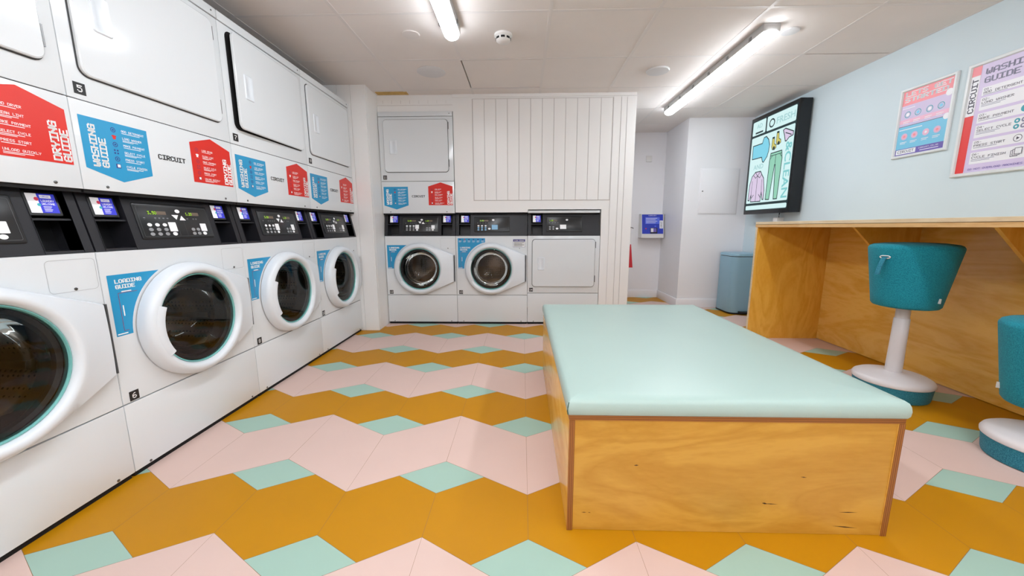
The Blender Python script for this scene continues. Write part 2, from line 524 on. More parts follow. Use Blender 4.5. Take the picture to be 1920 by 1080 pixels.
# boarded wall: pieces round the built-in machines
def boarded_wall():
    bm = bmesh.new()
    y0 = YB + 0.012; y1 = YB + 0.06
    xe = XO
    # opening columns
    box(bm, XB - 0.01, XB + W + 0.004, y0 + .004, y1, 1.975, ZC + .02)                # above the stack
    box(bm, XB + W + 0.004, XB + 2 * W + 0.002, y0, y1, 1.078, ZC + .02)               # above 13
    box(bm, XB + 2 * W + 0.002, XB + 3 * W + 0.004, y0, y1, 1.104, ZC + .02)            # above 14
    box(bm, XB + 3 * W + 0.004, xe, y0, y1, 0, ZC + .02)                              # right of 14
    box(bm, XO - 0.05, XO, y1, YA, 0, ZC + .02)                                         # return into the alcove
    box(bm, XB - 0.01, XO - 0.05, y1 + .75, y1 + .8, 0, ZC + .02)                     # back of the recess
    # recess sides beside machine 14
    # tongue and groove boards, above the machines
    yb = y0 - 0.006
    x = -0.449; step = 0.1046
    while x < 0.79:
        box(bm, x + 0.0018, min(x + step, .806) - 0.0018, yb, y0 + .002, 1.19, 2.075, bev=0.0016, seg=1)
        x += step
    box(bm, -0.455, 0.81, y0 - 0.0005, y0 + .001, 1.185, 2.08, mi=1)
    for a, b in ((0.812, 0.878), (0.882, 0.93), (0.934, XO)):
        box(bm, a, b, yb, y0 + .002, 0, 2.09, bev=0.0016, seg=1)
    box(bm, 0.81, XO, y0 - 0.0005, y0 + .001, 0, 2.08, mi=1)
    # shallow ledge line and cornice
    box(bm, XB + W, XO, yb - 0.001, y0 + .001, 2.092, ZC + .01, bev=0.001, seg=1)
    for k in range(8):
        xx = XB + 0.05 + k * 0.082
        box(bm, xx, xx + 0.0015, y0 + 0.0028, y0 + .006, 2.045, 2.075, mi=1)
    box(bm, XB - .005, XB + W, y0 + 0.0028, y0 + .006, 2.03, 2.0325, mi=1)
    return struct(finish('wall_back', bm, [white_board, groove]))
boarded_wall()

def boarded_column():
    bm = bmesh.new()
    y0 = 3.3015; xr = -1.318
    box(bm, XLW, xr - .004, y0 + .004, YB + .4, 0, ZC + .02)
    # front boards
    for a, b in ((-1.80, -1.682), (-1.678, -1.562), (-1.558, -1.448), (-1.444, -1.324)):
        box(bm, a, b, y0 - .003, y0 + .006, 0, ZC + .01, bev=0.0015, seg=1)
    box(bm, xr - .006, xr, y0 - .003, y0 + .03, 0, ZC + .01, bev=0.0015, seg=1)
    box(bm, xr - .006, xr, y0 + .034, YB + .3, 0, ZC + .01, bev=0.0015, seg=1)
    return struct(finish('wall_column', bm, [white_board, groove]))
boarded_column()

def skirting(name, dims):
    return struct(mbox(name, dims, white_wall, bev=0.004))
skirting('baseboard_back', (XO, XJ, YA - 0.014, YA, 0, 0.1))
skirting('baseboard_corner', (XJ - 0.014, XR, YJ - 0.014, YJ, 0, 0.1))
skirting('baseboard_side', (XJ - 0.014, XJ, YJ, YA - 0.014, 0, 0.1))
skirting('baseboard_right', (XR - 0.014, XR, 3.2, YJ - .014, 0, 0.1))
skirting('baseboard_near', (XLW, XR, YN, YN + 0.014, 0, 0.1))

# ================================================================== LAMPS
def batten(label, x, y0, y1):
    t = thing('ceiling_batten_light', label, 'ceiling light', (x, y0, ZC), group=None)
    L = y1 - y0
    mbox('housing', (-0.05, 0.05, 0.004, L - 0.004, -0.046, -0.001), lamp_body, t, bev=0.006)
    # rounded diffuser
    bm = bmesh.new()
    prof = []
    for k in range(13):
        a = math.pi + math.pi * k / 12
        prof.append((0.044 * math.cos(a), -0.052 + 0.028 * math.sin(a)))
    prof = [(-0.044, -0.044)] + prof + [(0.044, -0.044)]
    def shrink(f): return [(p[0] * f, -0.046 + (p[1] + 0.046) * f) for p in prof]
    loops(bm, [(shrink(.6), 0.0), (shrink(.9), 0.008), (prof, 0.025), (prof, L - 0.025), (shrink(.9), L - 0.008), (shrink(.6), L)],
          lambda u, v, wv: Vector((u, wv, v)))
    finish('diffuser', bm, lamp_on, t, smooth=True)
    n = 6
    for k in range(n):
        yy = L * (k + 0.5) / n
        for sgn in (-1, 1):
            mbox('clip', (sgn * 0.051 - 0.003, sgn * 0.051 + 0.003, yy - 0.012, yy + 0.012, -0.050, -0.022), screw_m, t)
    return t
batten('lit white batten light on the ceiling, cut off by the top of the photo', -0.42, 0.90, 2.43)
batten('long lit white batten light on the ceiling between the boarded wall and the wall screen', 1.462, 2.43, 4.0)
for bx, by, lb in ((-0.42, -0.72, 'added fill batten just behind the viewer, in line with the one cut off above'),
                   (-0.42, -2.35, 'added fill batten behind the viewer near the back, on the machine side'),
                   (1.462, -0.45, 'added fill batten above the counter, just behind the viewer'),
                   (1.462, -2.10, 'added fill batten behind the viewer near the back, on the blue wall side'),
                   (0.52, -3.70, 'added fill batten at the very back, midway between the side walls'),
                   (0.52, -1.60, 'added fill batten behind the viewer, midway between the side walls')):
    batten(lb, bx, by, by + 1.55)  # unseen battens added behind the viewer to brighten the room

# round things on the ceiling
def ceiling_disc(name, label, cat, x, y, r, h, m):
    bm = bmesh.new()
    lathe(bm, [(r, 0), (r, -h * .4), (r * .94, -h * .9), (r * .3, -h)], 40)
    return tag(finish(name, bm, m, smooth=True, loc=(x, y, ZC - .0005)), label, cat)
ceiling_disc('ceiling_vent_cover', 'large grey round cover on the ceiling above the far stack', 'ceiling cover', -0.699, 3.06, 0.108, 0.006, vent_grey)
ceiling_disc('ceiling_speaker', 'round grey-white speaker cover on the ceiling left of the long batten light', 'ceiling speaker', 1.03, 3.09, 0.085, 0.012, vent_grey)
ceiling_disc('sprinkler_cover', 'small flat round ceiling cover left of the batten cut off by the top', 'ceiling cover', -0.69, 2.50, 0.055, 0.006, ceil_bar)
ceiling_disc('sprinkler_cover', 'small white round cover on the ceiling right of the long batten light', 'ceiling cover', 1.63, 2.53, 0.05, 0.009, vent_grey)
t = thing('smoke_detector', 'white smoke detector with black slots on the ceiling', 'smoke detector', (-0.12, 2.52, ZC))
bm = bmesh.new(); lathe(bm, [(0.055, -0.001), (0.056, -0.012), (0.05, -0.018), (0.046, -0.02), (0.045, -0.036), (0.034, -0.045), (0.012, -0.047)], 40)
finish('detector_body', bm, plas_white, t, smooth=True)
for k in range(8):
    bm = bmesh.new()
    a0 = math.radians(45 * k + 90 - 15); a1 = math.radians(45 * k + 90 + 15)
    pts = []
    for q in range(5):
        a = a0 + (a1 - a0) * q / 4; pts.append((a, 0.0475))
    vs = []
    for zz in (-0.023, -0.034):
        vs.append([bm.verts.new((rr * math.cos(a), rr * math.sin(a), zz)) for a, rr in pts] + [bm.verts.new((0.04 * math.cos(a), 0.04 * math.sin(a), zz)) for a, rr in reversed(pts)])
    n = len(vs[0])
    for i in range(n): bm.faces.new((vs[0][i], vs[0][(i + 1) % n], vs[1][(i + 1) % n], vs[1][i]))
    bm.faces.new(vs[0]); bm.faces.new(vs[1])
    finish('slot', bm, dark_gap, t)

# ================================================================== MACHINES
mm = lambda u, v, wv: Vector((u, -wv, v))          # machine front: w points at the viewer
def pslope(v): return -0.043 * (v - 0.861) / 0.206  # console leans back towards the top
mp_con = lambda u, v, wv: Vector((u, -(pslope(v) + wv), v))
DU, DV, DR = 0.336, 0.547, 0.248                   # porthole centre and ring radius

def screws(t, spots, name='screw', r=0.006, m=screw_m):
    for u, v, w0 in spots:
        bm = bmesh.new(); lathe(bm, [(r, w0), (r, w0 + .0015), (r * .5, w0 + .0025)], 12, mp=mm, center=(u, v))
        finish(name, bm, m, t, smooth=True)

def kick_panel(t, top=0.288):
    p = mbox('kick_panel', (0.0012, W - 0.0012, 0, 0.02, 0.022, top), enamel, t, bev=0.002)
    mbox('base', (0.006, W - 0.006, 0.012, 0.66, 0.0, 0.022), dark_gap, t)
    screws(p, [(0.06, 0.03, 0.0), (W - 0.06, 0.03, 0.0)], r=0.005)
    return p

def open_cabinet(name, t, z0, z1, depth=0.68, hole=None, m=enamel):
    """sheet-metal box; the front has a round opening when hole=(u, v, r)"""
    bm = bmesh.new()
    a, b = 0.0012, W - 0.0012
    if hole:
        hu, hv, hr = hole
        angs = [2 * math.pi * k / 64 for k in range(64)]
        for cx, cy in ((a, z0), (b, z0), (b, z1), (a, z1)):
            angs.append(math.atan2(cy - hv, cx - hu) % (2 * math.pi))
        angs = sorted(set(angs))
        outer = []
        for an in angs:
            c, s = math.cos(an), math.sin(an)
            ts = []
            if c > 1e-9: ts.append((b - hu) / c)
            if c < -1e-9: ts.append((a - hu) / c)
            if s > 1e-9: ts.append((z1 - hv) / s)
            if s < -1e-9: ts.append((z0 - hv) / s)
            k = min(ts); outer.append((hu + c * k, hv + s * k))
        inner = [(hu + hr * math.cos(x), hv + hr * math.sin(x)) for x in angs]
        loops(bm, [(outer, -depth), (outer, -0.003), ([(hu + (p[0] - hu) * .995, hv + (p[1] - hv) * .995) for p in outer], 0.0),
                   (inner, 0.0), (inner, -0.02)], mm, cap1=False)
        o = finish(name, bm, m, t, smooth=False)
    else:
        box(bm, a, b, 0, depth, z0, z1, bev=0.002)
        o = finish(name, bm, m, t, smooth=True)
    return o

def porthole(t):
    # outline = circle + tongue to the right edge
    n = 96
    tp = [(0.664, 0.681), (0.664, 0.423)]
    def outline(an, R):
        c, s = math.cos(an), math.sin(an)
        # hull of the circle and the two grip corners: support test on rays
        best = R
        pts = []
        for (px, py), sg in ((tp[0], 1), (tp[1], -1)):
            dx, dy = px - DU, py - DV
            L = math.hypot(dx, dy); th = math.atan2(dy, dx); al = math.acos(min(1, R / L))
            pts.append((px, py, th + sg * al))
        (x1, y1, t1), (x2, y2, t2) = pts
        poly = [(DU + R * math.cos(t1), DV + R * math.sin(t1)), (x1, y1), (x2, y2), (DU + R * math.cos(t2), DV + R * math.sin(t2))]
        for (ax, ay), (bx, by) in zip(poly, poly[1:]):
            ex, ey = bx - ax, by - ay
            den = c * ey - s * ex
            if abs(den) < 1e-9: continue
            k = ((ax - DU) * ey - (ay - DV) * ex) / den
            q = ((ax - DU) * s - (ay - DV) * c) / den
            if k > 0 and -1e-6 <= q <= 1 + 1e-6: best = max(best, k)
        return best
    angs = sorted([2 * math.pi * k / n for k in range(n)] + [math.atan2(p[1] - DV, p[0] - DU) % (2 * math.pi) for p in tp])
    out = [outline(a, DR) for a in angs]
    def ringpts(fr): return [(DU + r * math.cos(a), DV + r * math.sin(a)) for a, r in zip(angs, fr)]
    R = lambda r: [r] * len(angs)
    bm = bmesh.new()
    # the tongue is lower than the ring
    def wt(base):
        return [base - min(0.022, max(0, (o - DR)) * 0.16) for o in out]
    rings = [(ringpts(out), 0.004), (ringpts([o - 0.001 for o in out]), wt(0.030)), (ringpts([o - 0.009 for o in out]), wt(0.044)),
             (ringpts([min(o - 0.014, 0.236) for o in out]), 0.050), (ringpts(R(0.222)), 0.056), (ringpts(R(0.212)), 0.056), (ringpts(R(0.204)), 0.050),
             (ringpts(R(0.1975)), 0.036), (ringpts(R(0.1965)), 0.004)]
    loops(bm, rings, mm, cap0=False, cap1=False)
    d = finish('porthole_door', bm, door_plastic, t, smooth=True)
    # hinge block over the left of the glass
    bm = bmesh.new()
    A0, A1 = math.radians(180 - 25), math.radians(180 + 32)
    def arc(r, k=10): return [(DU + r * math.cos(A0 + (A1 - A0) * i / k), DV + r * math.sin(A0 + (A1 - A0) * i / k)) for i in range(k + 1)]
    o_, i_ = arc(0.228), list(reversed(arc(0.192)))
    i2 = list(reversed(arc(0.196)))
    loops(bm, [(arc(0.224) + i_, 0.03), (arc(0.220) + i_, 0.0562), (arc(0.210) + i_, 0.0615), (arc(0.204) + i2, 0.0625)], mm)
    finish('hinge_cover', bm, door_plastic, d, smooth=True)
    # tinted glass edge, steel bezel
    bm = bmesh.new()
    c48 = lambda r: [(DU + r * math.cos(2 * math.pi * k / 64), DV + r * math.sin(2 * math.pi * k / 64)) for k in range(64)]
    loops(bm, [(c48(0.1968), 0.02), (c48(0.1968), 0.038), (c48(0.193), 0.040), (c48(0.190), 0.034), (c48(0.190), 0.02)], mm, cap0=False, cap1=False)
    finish('glass_rim', bm, glass_edge, d, smooth=True)
    # glass bowl
    bm = bmesh.new()
    loops(bm, [(c48(0.190), 0.033), (c48(0.17), 0.036), (c48(0.10), 0.041), (c48(0.04), 0.043)], mm, cap0=False)
    finish('door_glass', bm, glass_m, d, smooth=True)
    bm = bmesh.new()
    loops(bm, [(c48(0.165), 0.01), (c48(0.160), -0.04), (c48(0.145), -0.085), (c48(0.11), -0.115), (c48(0.05), -0.13)], mm, cap0=False)
    finish('glass_bowl', bm, glass_s, d, smooth=True)
    # rubber gasket
    bm = bmesh.new()
    loops(bm, [(c48(0.1965), 0.012), (c48(0.188), 0.018), (c48(0.176), 0.012), (c48(0.170), -0.02), (c48(0.176), -0.05), (c48(0.21), -0.06)], mm, cap0=False, cap1=False)
    finish('gasket', bm, gasket, t, smooth=True)
    # drum
    bm = bmesh.new()
    loops(bm, [(c48(0.20), -0.055), (c48(0.245), -0.075), (c48(0.245), -0.40), (c48(0.22), -0.42), (c48(0.08), -0.40), (c48(0.02), -0.395)], mm, cap0=False)
    dr = finish('drum', bm, drum_m, t, smooth=True)
    for k in range(3):
        a = math.radians(90 + 120 * k + 20)
        bm = bmesh.new()
        c, s = math.cos(a), math.sin(a)
        def Q(r, tt): return (DU + r * c - tt * s, DV + r * s + tt * c)
        loops(bm, [([Q(.25, -.045), Q(.17, -.012), Q(.17, .012), Q(.25, .045)], -0.08),
                   ([Q(.25, -.045), Q(.17, -.012), Q(.17, .012), Q(.25, .045)], -0.395)], mm)
        finish('drum_lifter', bm, chrome, dr)
    # dark finger grip on the right edge
    bm = bmesh.new(); box(bm, 0.6645, 0.670, -0.022, 0, 0.425, 0.679, bev=0.001)
    finish('door_grip', bm, seal_grey, d)
    return d

def dryer_door(t, z0, z1, hz=1.665, ajar=0.0, hu=0.1, hh=0.125):
    """rounded flat door with a scooped pull on the left and hinges on the right"""
    bm = bmesh.new()
    loops(bm, [(rrect(0.043, 0.640, z0 - .004, z1 + .004, 0.032), 0.0005), (rrect(0.043, 0.640, z0 - .004, z1 + .004, 0.032), 0.0022)], mm)
    finish('door_seal', bm, seal_grey if ajar == 0 else dark_gap, t)  # black when ajar, standing in for shade behind the door
    bm = bmesh.new()
    ua, ub = 0.0465, 0.6365
    # front skin with an opening for the pull
    h0, h1 = hz - hh / 2, hz + hh / 2
    loops(bm, [(rrect(ua, ub, z0, z1, 0.03), 0.003), (rrect(ua, ub, z0, z1, 0.03), 0.011), (rrect(ua + .004, ub - .004, z0 + .004, z1 - .004, 0.027), 0.014)], mm)
    d = finish('dryer_door', bm, enamel, t, smooth=True, sharp=16)
    # pull: raised rounded frame, deep on its left
    bm = bmesh.new()
    o1 = rrect(hu, hu + .066, h0, h1, 0.010, 4); o2 = rrect(hu + .004, hu + .062, h0 + .004, h1 - .004, 0.008, 4)
    i1 = rrect(hu + .014, hu + .048, h0 + .010, h1 - .010, 0.014, 4); i2 = rrect(hu + .020, hu + .044, h0 + .016, h1 - .016, 0.011, 4)
    loops(bm, [(o1, 0.0142), (o2, 0.0185), (i1, 0.0185), (i2, 0.0150)], mm, cap0=False)
    finish('door_pull', bm, door_plastic, d, smooth=True)
    for a, b in ((0.82 * (z1 - z0) + z0, 0.95 * (z1 - z0) + z0), (0.10 * (z1 - z0) + z0, 0.24 * (z1 - z0) + z0)):
        mbox('hinge', (0.6405, 0.6455, -0.007, 0.002, a, b), screw_m, t)
    if ajar:
        # swing about the right edge: small angle, keep the hinge line in place
        pv = Vector((ub, 0, 0))
        Rm = Matrix.Rotation(ajar, 4, 'Z')
        d.matrix_parent_inverse = Matrix.Identity(4)
        d.location = pv - Rm @ pv
        d.rotation_euler = (0, 0, ajar)
    return d

def number_sticker(t, s, u, v, h=0.037):
    F = Flat(mm, base=0.0010)
    wd = h * 0.95
    F.rect(u, u + wd, v, v + h, d_black)
    th = h * 0.56; n = len(s); tw = wd * (0.42 if n == 1 else 0.74)
    F.text(s, u + (wd - tw) / 2, v + (h - th) / 2, th, d_white, 1, width=tw)
    o = F.done('number_sticker', t)
    return o

def tablet(t, u0, z0=0.980, z1=1.056):
    wd = 0.088
    bm = bmesh.new()
    loops(bm, [(rrect(u0, u0 + wd, z0, z1, .004, 3), -0.06), (rrect(u0, u0 + wd, z0, z1, .004, 3), -0.012), (rrect(u0 + .002, u0 + wd - .002, z0 + .002, z1 - .002, .003, 3), -0.010)], mp_con)
    tb = finish('card_reader', bm, plate_black, t, smooth=True)
    F = Flat(mp_con, base=-0.0095)
    a, b = u0 + .008, u0 + wd - .008; c, d = z0 + .009, z1 - .007
    mid = a + (b - a) * .38
    F.rect(a, mid, c, d, scr_white); F.rect(mid, b, c, d, scr_blue)
    F.disc(mid - .004, c + (d - c) * .72, .006, scr_red, 1, 10); F.disc(mid - .002, c + (d - c) * .42, .005, scr_teal, 1, 10)
    F.rect(mid + .006, b - .010, d - .014, d - .004, scr_white, 1)
    F.text('CIRCUIT', mid + .009, d - .0115, .005, scr_blue, 2, width=b - mid - .023)
    F.text('LAUNDRY', mid + .006, d - .026, .007, scr_white, 1, width=b - mid - .012)
    F.text('WELCOME', mid + .006, d - .035, .006, scr_white, 1, width=b - mid - .012)
    for k in range(4):
        F.rect(mid + .007, b - .016 - .003 * (k % 2), d - .041 - .0045 * k, d - .0395 - .0045 * k, scr_white, 1)
    F.done('reader_screen', tb)
    return tb

def console(t, kind):
    """kind: 'stack' two readers and two programmes, 'washer' or 'dryer' one reader on the left"""
    zb, zt = 0.8605, 1.067
    bm = bmesh.new()
    def slab(u0, u1, z0, z1, w0=-0.05, w1=0.0, mi=0):
        loops(bm, [([(u0, z0), (u1, z0), (u1, z1), (u0, z1)], w0), ([(u0, z0), (u1, z0), (u1, z1), (u0, z1)], w1)], mp_con, mi)
    two = kind == 'stack'
    recs = [(0.034, 0.142), (0.548, 0.652)] if two else [(0.034, 0.142)]
    xs = [0.003] + [q for r in recs for q in r] + [W - 0.003]
    for i in range(0, len(xs), 2): slab(xs[i], xs[i + 1], zb, zt)
    for a, b in recs:
        slab(a, b, zb, zb + .008); slab(a, b, zt - .006, zt)
        slab(a, b, zb + .008, zt - .006, -0.12, -0.085, 1)                      # back of the cavity
        slab(a, b, 0.966, 0.972, -0.085, -0.004)                                # ledge
        slab(a - .001, a, zb, zt, -0.12, 0.002); slab(b, b + .001, zb, zt, -0.12, 0.002)
    c = finish('control_panel', bm, [panel_black, panel_deep], t)
    for a, b in recs: tablet(c, a + .010 if a < .3 else a + .006)
    # programme plate
    k0, k1, v0, v1 = 0.176, 0.516, 0.897, 1.038
    bm = bmesh.new()
    loops(bm, [(rrect(k0, k1, v0, v1, .006, 3), -0.002), (rrect(k0, k1, v0, v1, .006, 3), 0.003), (rrect(k0 + .003, k1 - .003, v0 + .003, v1 - .003, .004, 3), 0.005)], mp_con)
    kp = finish('keypad', bm, plate_black, c, smooth=True)
    F = Flat(mp_con, base=0.0056)
    F.line(rrect(k0 + .010, k1 - .010, v0 + .010, v1 - .010, .004, 2), .0010, line_grey, 0, close=True)
    def disp(u0, u1, v, s, m=lcd_green):
        F.rect(u0, u1, v, v + .014, lcd_off, 0)
        F.rect(u0, u0 + (u1 - u0) * .48, v, v + .014, plate_black, 1)
        F.text(s, u0 + .001, v + .001, .012, m, 2, width=(u1 - u0) * .45)
    def key(u, v, m=key_white, r=.0085): F.disc(u, v, r * 1.15, m, 1, 16, ry=r * .8)
    def marks(us, v):
        for u in us: F.rect(u - .004, u + .004, v, v + .0025, key_grey, 0); F.rect(u - .003, u + .003, v - .004, v - .0025, line_grey, 0)
    if two:
        F.line([(k0 + .165, v0 + .012), (k0 + .165, v0 + .075)], .0008, line_grey); F.line([(k0 + .2, v0 + .012), (k0 + .2, v0 + .075)], .0008, line_grey)
        disp(k0 + .048, k0 + .128, v1 - .043, '3.50'); disp(k0 + .218, k0 + .286, v1 - .043, '1.20')
        key(k0 + .183, v1 - .026, r=.010)
        F.poly([(k0 + .150, v1 - .042), (k0 + .182, v1 - .042), (k0 + .168, v1 - .062)], key_white, 1)
        F.poly([(k0 + .182, v1 - .064), (k0 + .212, v1 - .064), (k0 + .196, v1 - .044)], key_white, 1)
        marks([k0 + .03, k0 + .075, k0 + .092, k0 + .110, k0 + .128, k0 + .222, k0 + .252, k0 + .266], v1 - .058)
        for i in range(3):
            key(k0 + .042 + i * .032, v0 + .057); key(k0 + .042 + i * .032, v0 + .038, key_grey); key(k0 + .042 + i * .032, v0 + .020, key_grey)
        F.poly(rrect(k0 + .122, k0 + .157, v0 + .030, v0 + .068, .002, 2), key_white, 2); key(k0 + .140, v0 + .020, r=.0095)
        for i in range(2):
            key(k0 + .235 + i * .026, v0 + .038, key_grey); key(k0 + .235 + i * .026, v0 + .020, key_grey)
        F.poly(rrect(k0 + .276, k0 + .308, v0 + .030, v0 + .064, .002, 2), key_white, 2); key(k0 + .290, v0 + .020, r=.009)
    elif kind == 'washer':
        disp(k0 + .055, k0 + .135, v1 - .043, '3.50'); key(k0 + .182, v1 - .03, r=.011)
        marks([k0 + .035, k0 + .06, k0 + .085, k0 + .11, k0 + .14], v1 - .058)
        for i in range(3):
            for j in range(3): key(k0 + .042 + i * .034, v0 + .057 - .0185 * j, key_blue if j else key_white)
        key(k0 + .146, v0 + .030, r=.011)
        F.rect(k0 + .168, k0 + .225, v0 + .022, v0 + .066, key_blue, 1)
    else:
        disp(k0 + .03, k0 + .105, v1 - .043, '1.20'); key(k0 + .195, v1 - .03, r=.010)
        marks([k0 + .03, k0 + .06, k0 + .085, k0 + .11], v1 - .058)
        for i in range(2):
            for j in range(2): key(k0 + .035 + i * .032, v0 + .045 - .019 * j, key_grey)
        key(k0 + .102, v0 + .030, r=.011)
        F.rect(k0 + .130, k0 + .188, v0 + .026, v0 + .066, key_white, 1)
    F.done('keys', kp)
    # dark joint above and beside the console
    mbox('console_gap', (0.003, W - .003, 0.012, .6, zt, zt + .004), dark_gap, t)
    return c

def arc_pts(R, a0, a1, n=14):
    return [(DU + R * math.cos(math.radians(a0 + (a1 - a0) * k / n)), DV + R * math.sin(math.radians(a0 + (a1 - a0) * k / n))) for k in range(n + 1)]

def loading_sticker(t, big=False):
    F = Flat(mm, base=0.0006)
    R = 0.259; u0 = 0.019; v0 = 0.549
    a_bot = 180 - math.degrees(math.asin((v0 - DV) / R))
    vt = 0.838 if big else 0.774
    if not big:
        a_top = 180 - math.degrees(math.asin((vt - DV) / R))
        pts = [(u0, v0), (u0, vt)] + arc_pts(R, a_top, a_bot)
    else:
        ur = 0.280
        a_top = math.degrees(math.acos((ur - DU) / R))
        pts = [(u0, v0), (u0, vt), (ur, vt)] + arc_pts(R, a_top, a_bot)
    F.poly(pts, d_blue)
    F.text('LOADING', u0 + .022, 0.748 - .006, .014, d_white, 1, width=.095, bold=.6)
    F.text('GUIDE', u0 + .022, 0.722, .014, d_white, 1, width=.068, bold=.6)
    F.line([(u0 + .095, .706), (u0 + .028, .706), (u0 + .028, .566), (u0 + .045, .566)], .0016, d_maroon, 1)
    F.rect(u0 + .040, u0 + .075, .7085, .7125, d_white, 1); F.rect(u0 + .036, u0 + .040, .62, .66, d_white, 1)
    F.rect(u0 + .004, u0 + .040, .554, .558, d_white, 1)
    if big:
        for i, s in enumerate(('ADD', 'LOAD', 'PAY', 'CYCLE', 'START', 'FINISH')):
            uu = u0 + .010 + i * .043
            F.disc(uu + .012, .826, .006, d_navy if i != 1 else d_red, 1, 10)
            F.text(s, uu, .808, .007, d_white, 1, width=.026)
            F.rect(uu, uu + .022, .801, .803, d_white, 1)
    F.done('loading_guide_sticker', t)

def guide_sticker(t, red):
    F = Flat(mm, base=0.0006)
    if not red:
        a, b = 0.019, 0.248
        F.poly([(a, 1.145), (0.134, 1.108), (b, 1.145), (b, 1.315), (a, 1.315)], d_blue)
        F.text('WASHING', a + .046, 1.152, .022, d_white, 1, d=(0, 1), width=.138, bold=.7)
        F.text('GUIDE', a + .074, 1.152, .022, d_white, 1, d=(0, 1), width=.098, bold=.7)
        rows = ('ADD DETERGENT', 'LOAD WASHER', 'MAKE PAYMENT', 'SELECT CYCLE', 'PRESS START', 'CYCLE FINISH')
        ui, ut = a + .105, a + .133
        wds = (.082, .07, .078, .076, .07, .076)
    else:
        a, b = 0.439, 0.667
        F.poly([(a, 1.146), (b, 1.146), (b, 1.317), (0.555, 1.353), (a, 1.317)], d_red)
        F.text('DRYING', a + .199, 1.153, .022, d_white, 1, d=(0, 1), width=.118, bold=.7)
        F.text('GUIDE', a + .226, 1.153, .022, d_white, 1, d=(0, 1), width=.098, bold=.7)
        rows = ('LOAD DRYER', 'CLEAN LINT', 'MAKE PAYMENT', 'SELECT CYCLE', 'PRESS START', 'UNLOAD QUICKLY')
        ui, ut = a + .033, a + .060
        wds = (.06, .062, .074, .07, .068, .086)
    for i, s in enumerate(rows):
        v = 1.288 - i * .0252
        F.text(s, ut, v, .0075, d_white, 1, width=wds[i])
        F.rect(ut, ut + wds[i] * .8, v - .0048, v - .0030, d_white, 1)
        if i in (1, 3, 5): F.rect(ut, ut + wds[i] * .55, v - .0085, v - .0070, d_white, 1)
        vc = v + .002
        mi = d_navy if not red else d_maroon
        if i == 1: F.poly([(ui - .009, vc + .004), (ui - .004, vc + .007), (ui + .004, vc + .007), (ui + .009, vc + .004), (ui + .005, vc), (ui + .005, vc - .007), (ui - .005, vc - .007), (ui - .005, vc)], d_red if not red else d_white, 1)
        elif i == 5: F.rect(ui - .008, ui + .008, vc - .007, vc + .008, mi, 1); F.rect(ui - .004, ui + .006, vc - .004, vc + .006, d_white, 2)
        elif i == 3:
            for q in (-1, 1):
                for r in (-1, 1): F.disc(ui + q * .005, vc + r * .005, .0032, mi, 1, 8)
        else: F.ring(ui, vc, .0085, .0022, mi, 1, 16); F.disc(ui, vc, .003, mi, 1, 8)
    F.done('drying_guide_sticker' if red else 'washing_guide_sticker', t)

def dryer_front(t, ajar=0.0):
    """the dryer half of a stack"""
    open_cabinet('dryer_cabinet', t, 1.3655, 1.9305)
    mbox('fascia_panel', (0.0012, W - .0012, 0.0, 0.03, 1.0715, 1.3625), enamel, t, bev=0.002)
    mbox('seam', (0.004, W - .004, 0.006, 0.03, 1.06, 1.99 - .03), dark_gap, t)
    mbox('top_trim', (0.002, W - .002, -0.004, 0.6, 1.9335, 1.974), enamel_trim, t, bev=0.003)
    screws(t, [(0.075, 1.085, 0.0), (W - .075, 1.085, 0.0)], r=0.005)
    screws(t, [(W - .03, 1.955, 0.004)], r=0.004)
    dryer_door(t, 1.446, 1.904, ajar=ajar)
    guide_sticker(t, False); guide_sticker(t, True)
    F = Flat(mm, base=0.0006)
    F.text('CIRCUIT', 0.283, 1.218, .019, d_black, 1, width=.122, bold=.45)
    F.done('logo', t)

def washer_front(t, big=False, sticker=True):
    open_cabinet('washer_cabinet', t, 0.292, 0.8590, hole=(DU, DV, 0.2))
    kick_panel(t)
    porthole(t)
    loading_sticker(t, big)
    if big:
        F = Flat(mm, base=0.0006)
        F.rect(0.547, 0.660, 0.754, 0.827, d_white)
        F.line([(.548, .755), (.659, .755), (.659, .826), (.548, .826)], .002, d_navy, 1, close=True)
        F.rect(0.549, 0.658, 0.806, 0.825, d_navy, 1); F.text('CLEAN DRAWER', .555, .811, .009, d_white, 2, width=.097)
        for k in range(6): F.rect(.556, .652 - .02 * (k % 3 == 2), .797 - k * .007, .8 - k * .007, d_black, 1)
        F.done('notice_sticker', t)
        screws(t, [(0.607, 0.742, 0.0)], r=0.004)
    else:
        F = Flat(mm, base=0.0005)
        F.line(rrect(0.538, 0.674, 0.736, 0.840, .012, 3), .0013, line_hair, 0, close=True)
        p = F.done('service_flap', t)
        screws(t, [(0.607, 0.743, 0.0)], r=0.005)

line_hair = mat('hairline_joint', (176, 178, 180), 0.6)

def machine_stack(loc, rz, label, n_dry, n_wash, group):
    t = thing('stacked_washer_dryer', label, 'washing machine', loc, rz, group)
    return t

G_STACK = 'stacked washer dryers'
def lab(nw, extra): return extra
